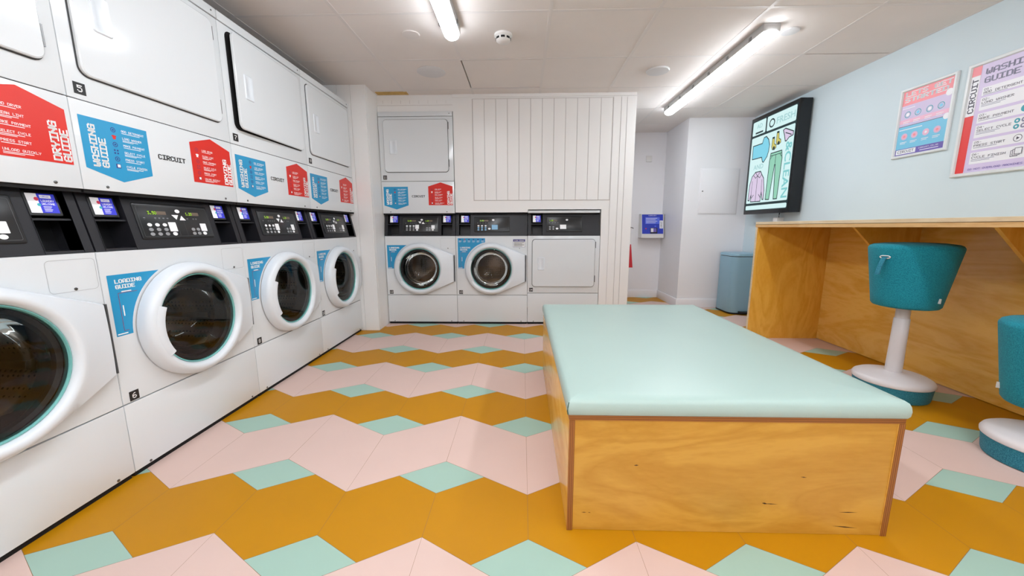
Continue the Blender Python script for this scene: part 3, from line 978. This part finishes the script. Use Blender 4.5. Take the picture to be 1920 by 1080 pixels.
# master stack without numbers
proto = thing('stacked_washer_dryer', 'white washer and dryer stack numbered 5 and 6, second from the left edge',
              'washer dryer', (XL, YE - 3 * W, 0), math.pi / 2, G_STACK)
washer_front(proto); console(proto, 'stack'); dryer_front(proto)
stacks = [(proto, '5', '6')]
spec = [((XL, YE - 4 * W, 0), math.pi / 2, '3', '4', 'white washer and dryer stack cut off by the left edge, nearest the viewer'),
        ((XL, YE - 2 * W, 0), math.pi / 2, '7', '8', 'white washer and dryer stack numbered 7 and 8, its dryer door slightly ajar'),
        ((XL, YE - W, 0), math.pi / 2, '9', '10', 'white washer and dryer stack numbered 9 and 10, beside the boarded column'),
        ((XB, YB, 0), 0, '11', '12', 'white washer and dryer stack numbered 11 and 12, built into the far boarded wall')]
for loc, rz, a, b, lb in spec:
    c = copy_tree(proto)
    c.location = loc; c.rotation_euler = (0, 0, rz); c['label'] = lb
    stacks.append((c, a, b))
for c, a, b in stacks:
    number_sticker(c, a, 0.022, 1.381)
    number_sticker(c, b, 0.024, 0.296 if a != '11' else 0.30, 0.037)
    if a == '7':
        for ch in list(c.children):
            if ch.name.startswith('dryer_door'):
                pv = Vector((0.6365, 0, 0))
                # swing so the left edge comes towards the viewer
                Rm = Matrix.Rotation(0.032, 4, 'Z')
                ch.rotation_euler = (0, 0, 0.032); ch.location = pv - Rm @ pv + Vector((0, -0.002, 0))
            if ch.name.startswith('door_seal'):
                ch.data = ch.data.copy(); ch.data.materials.clear(); ch.data.materials.append(dark_gap)  # seal blackened to imitate the shade in the open gap

t13 = thing('washing_machine', 'white washing machine numbered 13 with a notice sticker, under the boarded wall', 'washing machine',
            (XB + W, YB, 0), 0)
washer_front(t13, big=True); console(t13, 'washer'); number_sticker(t13, '13', 0.022, 0.300)
t14 = thing('tumble_dryer', 'white tumble dryer numbered 14 with a plain square door, right of machine 13', 'tumble dryer', (XB + 2 * W, YB + .004, 0), 0)
open_cabinet('dryer_cabinet', t14, 0.312, 0.8590)
mbox('top_trim', (0.004, W - .008, 0.0, 0.5, 1.0710, 1.094), enamel_trim, t14, bev=0.003)
kick_panel(t14, 0.308); console(t14, 'dryer')
dryer_door(t14, 0.375, 0.826, hz=0.596, hu=0.097)
number_sticker(t14, '14', 0.018, 0.325)
# dark shadow gap framing machine 14 comes from the open recess behind it

# ================================================================== BENCH
bx0, bx1, by0, by1 = 0.141, 1.119, 1.035, 2.40
t = thing('upholstered_bench', 'low plywood box bench with a mint green padded top in the middle of the floor', 'bench', (bx0, by0, 0))
LX, LY = bx1 - bx0, by1 - by0
mbox('side_panel', (0, 0.018, 0.0, LY, 0.0, 0.372), [ply_y], t, bev=0.0015)
mbox('side_panel', (LX - 0.018, LX, 0.0, LY, 0.0, 0.372), [ply_y], t, bev=0.0015)
for a_, b_ in ((0.0005, 0.0175), (LX - .0175, LX - .0005)):
    mbox('edge_banding', (a_, b_, -0.0012, 0.0005, 0.001, 0.372), edge_x, t)
mbox('front_panel', (0.0185, LX - 0.0185, 0.003, 0.021, 0.001, 0.371), ply_x, t)
mbox('rear_panel', (0.0185, LX - 0.0185, LY - .021, LY - .003, 0.001, 0.371), ply_x, t)
mbox('top_board', (0, LX, 0, LY, 0.372, 0.390), edge_z, t, bev=0.001)
# knots and dark flecks in the front veneer
F = Flat(lambda u, v, wv: Vector((u, 0.003 - wv, v)), base=0.0003)
fleck = mat('veneer_fleck', (70, 38, 14), 0.6)
def fl(u0, v0, u1, v1, th):
    F.poly([(u0, v0), ((u0 + u1) / 2, (v0 + v1) / 2 + th), (u1, v1), ((u0 + u1) / 2, (v0 + v1) / 2 - th)], fleck)
for q in ((.60, .103, .645, .101, .0015), (.595, .105, .612, .102, .0028), (.83, .078, .885, .078, .0016), (.815, .030, .893, .024, .0020), (.70, .195, .72, .193, .0016), (.20, .225, .215, .226, .0022), (.045, .062, .062, .062, .0012), (.066, .062, .075, .061, .001)):
    fl(*q)
F.done('veneer_knots', t)
# padded top
bm = bmesh.new()
def cush(i, z): return rrect(-0.006 + i, LX + 0.006 - i, -0.008 + i, LY + 0.006 - i, max(0.003, 0.006 - i * .3), 4)
loops(bm, [(cush(0.004, 0), 0.3905), (cush(0.0, 0), 0.398), (cush(-0.001, 0), 0.412), (cush(0.001, 0), 0.426), (cush(0.005, 0), 0.435), (cush(0.013, 0), 0.441), (cush(0.035, 0), 0.4440), (cush(0.2, 0), 0.446)],
      lambda u, v, wv: Vector((u, v, wv)))
cu = finish('padded_top', bm, mint_vinyl, t, smooth=True)
bm = bmesh.new()
tube(bm, [(-0.0045, -0.0065, 0.394), (-0.0065, -0.007, 0.405), (-0.005, -0.0072, 0.418), (-0.002, -0.004, 0.431)], 0.0016, 6)
finish('corner_fold', bm, seam_dark, cu)

# ================================================================== COUNTER
CX, CY0, CY1 = 1.918, 0.35, 3.150
ct = 0.978; cb = 0.936
t = thing('wall_counter', 'long plywood counter with end panel and brackets along the blue wall', 'counter', (CX, CY1, 0))
D = XR - CX
bm = bmesh.new()
box(bm, 0, D, -(CY1 - CY0), 0, cb + .0225, ct, bev=0.0012, seg=1)
box(bm, 0.001, D, -(CY1 - CY0), 0, cb, cb + .0205, mi=1)
box(bm, 0.004, D, -(CY1 - CY0), -0.001, cb + .0200, cb + .0228, mi=2)
finish('countertop', bm, [ply_pale, ply_lip, fleck], t)
mbox('end_panel', (0.004, D - .001, -0.026, -0.004, 0, cb), ply_warm, t, bev=0.001)
bm = bmesh.new(); box(bm, 0.0025, 0.0045, -0.0255, -0.0045, 0.001, cb - .001)
finish('edge_banding', bm, ply_pale, t)
mbox('end_panel', (0.004, D - .001, -(CY1 - CY0) + .004, -(CY1 - CY0) + .026, 0, cb), ply_warm, t)
mbox('back_panel', (D - 0.034, D - 0.016, -(CY1 - CY0) + .026, -0.026, 0.004, cb), ply_y, t)
for y in (2.437, 1.72, 1.0):
    bm = bmesh.new()
    yy = y - CY1
    x0, x1 = 0.178, D - 0.034
    pts = [(x0, cb), (x1, cb), (x1, cb - (x1 - x0) * 1.0), (x0 - .0, cb - .004)]
    loops(bm, [(pts, yy - .009), (pts, yy + .009)], lambda u, v, wv: Vector((u, wv, v)))
    finish('bracket', bm, ply_warm, t)

# small plug box and cord standing on the counter below the screen
t = thing('cable_outlet', 'small white cable outlet under the wall screen with a short black lead', 'cable outlet', (2.50, 3.765, 0.978))
mbox('outlet_box', (-0.028, 0.039, -0.03, 0.03, 0.0, 0.05), plas_white, t, bev=0.004)
bm = bmesh.new(); tube(bm, [(0.0, -0.012, 0.048), (0.0, -0.012, 0.085), (0.004, -0.012, 0.095)], 0.0045, 8)
finish('lead', bm, dark_gap, t, smooth=True)

# ================================================================== STOOLS
def stool(label, x, y, seat_b, rot):
    t = thing('round_stool', label, 'stool', (x, y, 0), rot)
    bm = bmesh.new(); lathe(bm, [(0.150, 0.0), (0.157, 0.003), (0.160, 0.012), (0.167, 0.082)], 64)
    finish('felt_base', bm, teal_light, t, smooth=True)
    bm = bmesh.new(); lathe(bm, [(0.166, 0.080), (0.171, 0.084), (0.172, 0.094), (0.166, 0.106), (0.150, 0.116), (0.09, 0.126), (0.045, 0.131), (0.036, 0.136)], 64)
    finish('base_plate', bm, stool_white, t, smooth=True)
    if seat_b > 0.4:
        bm = bmesh.new(); lathe(bm, [(0.0365, 0.13), (0.0345, 0.30), (0.0335, 0.438), (0.0315, 0.441)], 32)
        finish('post', bm, stool_white, t, smooth=True)
        bm = bmesh.new(); lathe(bm, [(0.030, 0.43), (0.030, seat_b + .004)], 32)
        finish('inner_post', bm, stool_white, t, smooth=True)
    else:
        bm = bmesh.new(); lathe(bm, [(0.0365, 0.13), (0.035, seat_b + .004)], 32)
        finish('post', bm, stool_white, t, smooth=True)
    H = 0.345; b = seat_b
    def rr(k): return 0.138 + (0.180 - 0.138) * k
    prof = [(0.120, b), (0.130, b + .003), (rr(0), b + .014)]
    prof += [(rr(k / 6), b + .014 + (H - .045) * k / 6) for k in range(1, 7)]
    prof += [(0.179, b + H - .024), (0.173, b + H - .014), (0.160, b + H - .007), (0.12, b + H - .001), (0.06, b + H + .002), (0.02, b + H + .0025)]
    bm = bmesh.new(); lathe(bm, prof, 72)
    s = finish('seat', bm, teal, t, smooth=True)
    # strap with its white eyelet
    a = math.radians(190); c_, s_ = math.cos(a), math.sin(a)
    r0 = rr(.80)
    def P(o, tt, z): return Vector(((r0 + o) * c_ - tt * s_, (r0 + o) * s_ + tt * c_, z))
    bm = bmesh.new()
    ring = []
    for k in range(20):
        an = 2 * math.pi * k / 20
        ring.append((0.016 * math.cos(an) + (0.008 if math.cos(an) > 0 else -.008), 0.0065 * math.sin(an)))
    tube(bm, [P(0.004, p[0], b + .272 + p[1]) for p in ring + ring[:1]], 0.0028, 8)
    finish('eyelet', bm, plas_white, s, smooth=True)
    bm = bmesh.new()
    pts = [(0.003, b + .272), (0.014, b + .262), (0.024, b + .235), (0.033, b + .205), (0.037, b + .180)]
    sec = []
    for o, z in pts: sec.append([P(o + .003, .011, z), P(o - .002, .011, z), P(o - .002, -.011, z), P(o + .003, -.011, z)])
    vr = [[bm.verts.new(v) for v in q] for q in sec]
    for A, B in zip(vr, vr[1:]):
        for i in range(4): bm.faces.new((A[i], A[(i + 1) % 4], B[(i + 1) % 4], B[i]))
    bm.faces.new(vr[0]); bm.faces.new(vr[-1])
    finish('strap', bm, teal_light, s, smooth=True)
    a = math.radians(279); c_, s_ = math.cos(a), math.sin(a)
    r0 = rr(.14)
    bm = bmesh.new()
    q = [Vector(((r0 + o) * c_ - tt * s_, (r0 + o) * s_ + tt * c_, z)) for z in (b + .043, b + .068) for o, tt in ((-.002, -.002), (.009, -.002), (.009, .002), (-.002, .002))]
    v = [bm.verts.new(p) for p in q]
    for f in ((0, 1, 2, 3), (4, 5, 6, 7), (0, 1, 5, 4), (1, 2, 6, 5), (2, 3, 7, 6), (3, 0, 4, 7)): bm.faces.new([v[i] for i in f])
    finish('fabric_tag', bm, plas_white, s)
    return t
stool('tall teal felt stool with white post at the counter behind the bench', 2.098, 2.055, 0.508, 0)
stool('lower teal felt stool cut off by the right edge', 2.085, 1.412, 0.236, math.radians(-140))

# ================================================================== SCREEN
sx0, sx1 = 2.42, 2.525
sy0, sy1, sz0, sz1 = 3.518, 4.212, 1.070, 2.048
t = thing('wall_screen', 'large upright black screen on the blue wall showing clothes drawings', 'screen', ((sx0 + sx1) / 2, (sy0 + sy1) / 2, sz0))
o = t.location
dx = (sx1 - sx0) / 2; dy = (sy1 - sy0) / 2; H = sz1 - sz0
mbox('casing', (-dx, dx, -dy, dy, 0, H), black_gloss, t, bev=0.004)
mbox('wall_bracket', (dx, XR - o.x, -dy * .5, dy * .5, H * .3, H * .7), black_gloss, t)
def emis(name, rgb, s=1.0):
    m = mat(name, (6, 7, 8), 0.35, spec=0.2, emit=rgb, estr=s)
    return m
e_bg = emis('lit_white', (212, 242, 242), 1.0); e_line = emis('lit_black', (36, 62, 66), 0.7)
e_lb = emis('lit_sky', (128, 210, 232), 1.0); e_pk = emis('lit_lilac', (222, 205, 232), .95); e_gr = emis('lit_green', (150, 212, 186), .95)
e_ye = emis('lit_yellow', (218, 208, 110), .9); e_tx = emis('lit_pale', (168, 214, 216), .95); e_tx2 = emis('lit_pale_teal', (130, 206, 208), .95)
# face: u runs away from the far edge, v up
F = Flat(lambda u, v, wv: Vector((-dx - wv, dy - u, v)), base=0.0008)
def rr_(u0, u1, v0, v1, m, L=0, r=.012): F.poly(rrect(u0, u1, v0, v1, r, 3), m, L)
F.rect(0.024, 0.672, 0.036, 0.945, e_line, 0)
rr_(0.034, 0.240, 0.800, 0.935, e_bg, 1); rr_(0.260, 0.662, 0.800, 0.935, e_bg, 1)
rr_(0.034, 0.662, 0.112, 0.778, e_bg, 1); rr_(0.034, 0.662, 0.044, 0.088, e_bg, 1)
F.sans('AD', .100, .862, .040, e_tx, 2, width=.085); F.rect(.085, .205, .812, .828, e_line, 2)
F.ring(.335, .862, .042, .013, e_line, 2, 28)
F.sans('FRESH', .395, .836, .056, e_tx, 2, width=.25)
def art(pts, m, t_=.009):
    F.poly(pts, m, 2); F.line(pts, t_, e_line, 3, close=True)
art([(.066, .697), (.215, .697), (.235, .748), (.27, .752), (.31, .715), (.332, .66), (.325, .60), (.31, .555), (.262, .508), (.245, .515), (.225, .562), (.070, .564)], e_lb)
art([(.369, .718), (.397, .716), (.402, .655), (.43, .640), (.432, .615), (.408, .600), (.378, .606), (.366, .635)], e_ye, .006)
art([(.427, .757), (.455, .755), (.462, .692), (.49, .676), (.493, .650), (.468, .636), (.438, .642), (.425, .670)], e_ye, .006)
F.rect(.366, .400, .705, .722, e_line, 3); F.rect(.425, .457, .744, .761, e_line, 3); F.disc(.40, .617, .016, e_line, 3, 12); F.disc(.462, .652, .016, e_line, 3, 12)
art([(.512, .752), (.540, .762), (.650, .712), (.648, .680), (.600, .672), (.568, .646), (.552, .648), (.535, .700)], e_pk)
F.line([(.548, .722), (.625, .690)], .008, e_line, 3)
art([(.366, .572), (.520, .574), (.534, .500), (.520, .133), (.470, .133), (.447, .455), (.437, .455), (.403, .133), (.350, .137), (.356, .500)], e_gr)
F.line([(.360, .548), (.525, .550)], .006, e_line, 3); F.line([(.442, .548), (.442, .455)], .006, e_line, 3)
F.line([(.366, .520), (.392, .545)], .005, e_line, 3); F.line([(.500, .545), (.524, .520)], .005, e_line, 3)
art([(.150, .425), (.232, .425), (.262, .385), (.292, .350), (.318, .225), (.318, .140), (.300, .140), (.275, .215), (.270, .125), (.110, .128), (.110, .20), (.085, .142), (.062, .145), (.068, .300), (.098, .385)], e_pk)
F.line([(.190, .385), (.190, .128)], .006, e_line, 3); F.line([(.150, .425), (.188, .383), (.232, .425)], .006, e_line, 3); F.line([(.125, .395), (.16, .365), (.19, .385), (.225, .362), (.258, .392)], .006, e_line, 3)
F.line([(.115, .165), (.150, .195)], .007, e_line, 3); F.line([(.235, .195), (.265, .165)], .007, e_line, 3)
F.line([(.108, .20), (.112, .34)], .005, e_line, 3); F.line([(.274, .215), (.266, .34)], .005, e_line, 3)
F.sans('AND', .108, .452, .045, e_tx, 2, width=.155)
F.sans('&CLEAN', .570, .640, .078, e_tx2, 2, d=(0, -1), width=.50)
F.done('display', t)

# ================================================================== POSTERS
pk1 = mat('poster_coral', (240, 140, 148), .35); lil = mat('poster_lilac', (205, 190, 222), .35); sky = mat('poster_sky', (120, 196, 228), .35)
pur = mat('poster_purple', (112, 96, 176), .35); lav = mat('poster_lavender', (214, 200, 232), .35); wh = mat('poster_white', (238, 238, 244), .35)
rd = mat('poster_red', (226, 62, 62), .35); ink = mat('poster_ink', (70, 66, 84), .4); grey_ink = mat('poster_grey_ink', (136, 134, 160), .4)
teal_ink = mat('poster_teal', (60, 160, 176), .4)
pk_l = mat('poster_pink', (232, 180, 205), .35)
frame_m = mat('frame_silver_white', (222, 226, 228), 0.3)
def poster(name, label, y_left, z0, z1, wd, fw, draw):
    t = thing(name, label, 'poster', (XR, y_left, z0))
    h = z1 - z0
    bm = bmesh.new()
    mp = lambda u, v, wv: Vector((-wv, -u, v))
    o1 = [(0, 0), (wd, 0), (wd, h), (0, h)]
    def ins(i): return [(i, i), (wd - i, i), (wd - i, h - i), (i, h - i)]
    loops(bm, [(o1, 0.0005), (o1, 0.010), (ins(.004), 0.016), (ins(fw - .004), 0.016), (ins(fw), 0.008), (ins(fw), 0.004)], mp, cap1=False)
    finish('frame', bm, frame_m, t)
    F = Flat(mp, base=0.0062)
    F.rect(fw - .001, wd - fw + .001, fw - .001, h - fw + .001, wh)
    draw(F, fw, wd - fw, fw, h - fw)
    F.done('printed_sheet', t)
    return t
def draw_left(F, a, b, c, d):
    b_ = 1.391
    z = lambda v: v - b_
    F.rect(a, b, z(1.724), d, pk1, 1); F.rect(a, b, z(1.592), z(1.724), lil, 1); F.rect(a, b, z(1.448), z(1.592), sky, 1); F.rect(a, b, c, z(1.448), pur, 1)
    F.rect(a, b, z(1.5905), z(1.5935), ink, 2); F.rect(a, b, z(1.61), z(1.635), pk_l, 2)
    F.text('LETS GET', a + .014, z(1.778), .026, wh, 2, width=b - a - .028, bold=.7)
    F.text('STARTED', a + .014, z(1.743), .026, wh, 2, width=b - a - .045, bold=.7)
    for k, u in enumerate((.064, .128, .197, .262)):
        F.ring(u, z(1.664), .020, .004, teal_ink, 3, 20); F.disc(u, z(1.664), .010, sky if k % 2 else wh, 3, 12)
        F.rect(u - .022, u + .020, z(1.618), z(1.622), wh, 3); F.rect(u - .022, u + .012, z(1.609), z(1.612), wh, 3)
        F.disc(u, z(1.526), .020, pk_l, 3, 18); F.ring(u, z(1.526), .021, .003, lil, 4, 18)
        F.disc(u, z(1.526), .008, pk1 if k != 2 else wh, 4, 8)
        F.rect(u - .022, u + .020, z(1.488), z(1.492), wh, 3); F.rect(u - .022, u + .012, z(1.480), z(1.483), wh, 3)
    F.rect(a + .006, a + .085, z(1.703), z(1.707), wh, 2); F.rect(a + .006, a + .15, z(1.568), z(1.573), wh, 2)
    F.disc(b - .018, z(1.728), .020, wh, 3, 18); F.disc(b - .014, z(1.592), .018, wh, 3, 18)
    F.rect(a + .006, a + .132, c + .006, z(1.444), wh, 2)
    F.text('CIRCUIT', a + .016, c + .013, .016, ink, 3, width=.104)
    F.text('CIRCUIT.CO.UK', a + .150, c + .022, .008, wh, 3, width=.115); F.rect(a + .158, b - .03, c + .010, c + .014, wh, 3)
poster('framed_poster', "smaller framed poster headed LETS GET STARTED on the blue wall", 2.728, 1.391, 1.831, 0.333, 0.018, draw_left)
def draw_right(F, a, b, c, d):
    z = lambda v: v - 1.2215
    F.rect(a, b, c, d, lav, 1)
    F.rect(a, a + .042, c, d, rd, 2); F.rect(a, a + .042, z(1.765), d, pk1, 3); F.rect(a - .0, a + .042, z(1.553), z(1.765), wh, 3)
    F.text('CIRCUIT', a + .036, z(1.568), .028, ink, 4, d=(0, 1), width=.18, bold=.3)
    F.text('WASHING', .083, z(1.757), .030, grey_ink, 2, width=.215, bold=.5)
    F.text('GUIDE', .083, z(1.713), .030, grey_ink, 2, width=.150, bold=.5)
    rows = [(1.691, 1.648, '01-', 'ADD DETERGENT'), (1.638, 1.571, '02-', 'LOAD WASHER'), (1.556, 1.504, '03-', 'MAKE PAYMENT'),
            (1.492, 1.426, '04-', 'SELECT CYCLE'), (1.412, 1.361, '05-', 'PRESS START'), (1.348, 1.285, '06-', 'CYCLE FINISH')]
    for t_, bo, n, s in rows:
        F.rect(.082, b - .012, z(bo), z(t_), wh, 2)
        F.text(n, .090, z(t_) - .017, .011, ink, 3, width=.034)
        F.text(s, .090, z(t_) - .034, .012, ink, 3, width=.0125 * len(s))
        F.rect(.090, .090 + .105, z(t_) - .041, z(t_) - .0385, grey_ink, 3)
        if t_ - bo > .06: F.rect(.090, .090 + .085, z(t_) - .048, z(t_) - .0455, grey_ink, 3)
    for u, v, m in ((.262, 1.474, teal_ink), (.262, 1.445, teal_ink), (.290, 1.474, grey_ink), (.290, 1.445, grey_ink)):
        F.disc(u, z(v), .012, m, 3, 18); F.disc(u, z(v), .005, wh, 4, 10)
    F.disc(.285, z(1.530), .018, teal_ink, 3, 20)
    F.ring(.278, z(1.386), .018, .0025, ink, 3, 24); F.poly([(.273, z(1.378)), (.273, z(1.394)), (.286, z(1.386))], ink, 3)
    for k in range(3):
        q = [(.262 + k * .008, z(1.296) + k * .005), (.290 + k * .008, z(1.296) + k * .005), (.290 + k * .008, z(1.326) + k * .005), (.262 + k * .008, z(1.326) + k * .005)]
        F.poly(q, wh, 3 + 2 * k); F.line(q, .0025, ink, 4 + 2 * k, close=True)
    F.text('DO NOT OVERLOAD MACHINES', .082, z(1.252), .010, pur, 3, width=.235)
poster('framed_poster', 'larger framed poster headed WASHING GUIDE cut off by the right edge', 2.347, 1.2215, 1.834, 0.455, 0.020, draw_right)

# ================================================================== ALCOVE
# blue payment terminal on the end wall
t = thing('payment_terminal', 'blue and white payment terminal on the end wall of the alcove', 'payment terminal', (1.672, YA, 0.80))
bm = bmesh.new()
prof = [(0.0, 0.0), (0.0, -0.14), (0.05, -0.14), (0.305, -0.09), (0.305, 0.0)]
for x0, x1 in ((-0.142, 0.142),):
    a = [bm.verts.new((x0, y, z)) for z, y in prof]; b = [bm.verts.new((x1, y, z)) for z, y in prof]
    n = len(prof)
    for i in range(n): bm.faces.new((a[i], a[(i + 1) % n], b[(i + 1) % n], b[i]))
    bm.faces.new(a); bm.faces.new(b)
finish('housing', bm, plas_white, t)
sl = lambda v: -0.14 + 0.05 * (v - 0.05) / 0.255 if v > 0.05 else -0.14
mpt = lambda u, v, wv: Vector((u, sl(v) - wv, v))
t_blue = mat('terminal_blue', (34, 56, 184), .35); t_lb = mat('terminal_light_blue', (84, 108, 226), .35); t_dk = mat('terminal_dark', (16, 16, 30), .3)
F = Flat(mpt, base=.0008)
F.rect(-.134, .134, .052, .298, t_blue)
F.text('CIRCUIT', -.05, .278, .010, wh, 1, width=.10)
F.rect(-.092, .09, .178, .262, t_lb, 1)
for k in range(4): F.rect(-.082, .06 - .02 * (k % 2), .247 - k * .019, .252 - k * .019, wh, 2)
F.rect(-.03, .06, .056, .128, t_dk, 1); F.rect(-.022, .010, .075, .122, wh, 2); F.rect(.010, .048, .075, .122, pur, 2)
F.disc(.035, .148, .010, t_lb, 1, 12); F.disc(-.085, .118, .008, rd, 1, 12)
F.rect(.088, .132, .120, .220, wh, 1); F.text('CIRCUIT', .12, .130, .018, ink, 2, d=(0, 1), width=.08)
F.done('printed_front', t)
# blank plate and access hatch
tag(mbox('wall_plate', (1.585, 1.655, YA - .012, YA, 1.76, 1.835), plas_white, bev=0.003), 'small square blank plate high on the alcove end wall', 'wall plate')
t = thing('access_hatch', 'white access hatch with a small latch on the boxed-in corner', 'access hatch', (2.0, YJ, 1.085))
mbox('hatch_frame', (-0.004, 0.424, -0.007, 0, -0.004, 0.496), white_wall, t, bev=.002)
mbox('hatch_door', (0.006, 0.414, -0.012, -0.007, 0.006, 0.486), white_wall, t, bev=.002)
bm = bmesh.new(); lathe(bm, [(0.007, .012), (0.007, .018), (.003, .019)], 12, mp=lambda u, v, wv: Vector((u, -wv, v)), center=(.026, .25))
finish('latch', bm, screw_m, t)
# pedal bin
t = thing('pedal_bin', 'pale blue pedal bin beside the counter end panel', 'bin', (2.385, 4.165, 0))
def foot(i, r=.075): return rrect(-0.14 + i, 0.14 - i, -0.172 + i, 0.172 - i, r - i * .5, 6)
mpz = lambda u, v, wv: Vector((u, v, wv))
bm = bmesh.new(); loops(bm, [(foot(.006), 0.0), (foot(.0), 0.004), (foot(.0), 0.018)], mpz); finish('base_rim', bm, black_gloss, t, smooth=True)
bm = bmesh.new(); loops(bm, [(foot(.005), 0.018), (foot(.003), .03), (foot(.003), 0.622)], mpz); finish('body', bm, bin_blue, t, smooth=True)
bm = bmesh.new(); loops(bm, [(foot(.008), 0.6225), (foot(.008), 0.630)], mpz); finish('lid_seam', bm, black_gloss, t)
bm = bmesh.new(); loops(bm, [(foot(.002), 0.629), (foot(.001), 0.645), (foot(.006), 0.656), (foot(.025), 0.661), (foot(.05), .662)], mpz); finish('lid', bm, bin_blue, t, smooth=True)
bm = bmesh.new(); loops(bm, [(rrect(-.05, .05, -.215, -.160, .015, 3), .02), (rrect(-.05, .05, -.215, -.160, .015, 3), .034), (rrect(-.046, .046, -.211, -.164, .012, 3), .038)], mpz)
finish('pedal', bm, black_gloss, t, smooth=True)
# hook and red tag on the end of the boarded wall
t = thing('hanging_red_tag', 'narrow red tapered tag hanging from a small hook at the end of the boarded wall', 'tag', (XO, 3.64, 0.55))
bm = bmesh.new(); tube(bm, [(0.0, 0, .385), (.030, -.004, .385), (.045, -.012, .381), (.046, -.012, .373)], .004, 8)
finish('hook', bm, screw_m, t, smooth=True)
bm = bmesh.new(); tube(bm, [(.030, -.003, .384), (.031, -.003, .30), (.032, -.003, .22)], .0012, 6)
finish('cord', bm, plas_white, t)
bm = bmesh.new()
v0 = [bm.verts.new(p) for p in ((.012, -.006, 0), (.060, -.006, 0), (.060, .006, 0), (.012, .006, 0))]
v1 = [bm.verts.new(p) for p in ((.028, -.004, .225), (.036, -.004, .225), (.036, .004, .225), (.028, .004, .225))]
for i in range(4): bm.faces.new((v0[i], v0[(i + 1) % 4], v1[(i + 1) % 4], v1[i]))
bm.faces.new(v0); bm.faces.new(v1)
finish('tag_body', bm, red_tag, t)
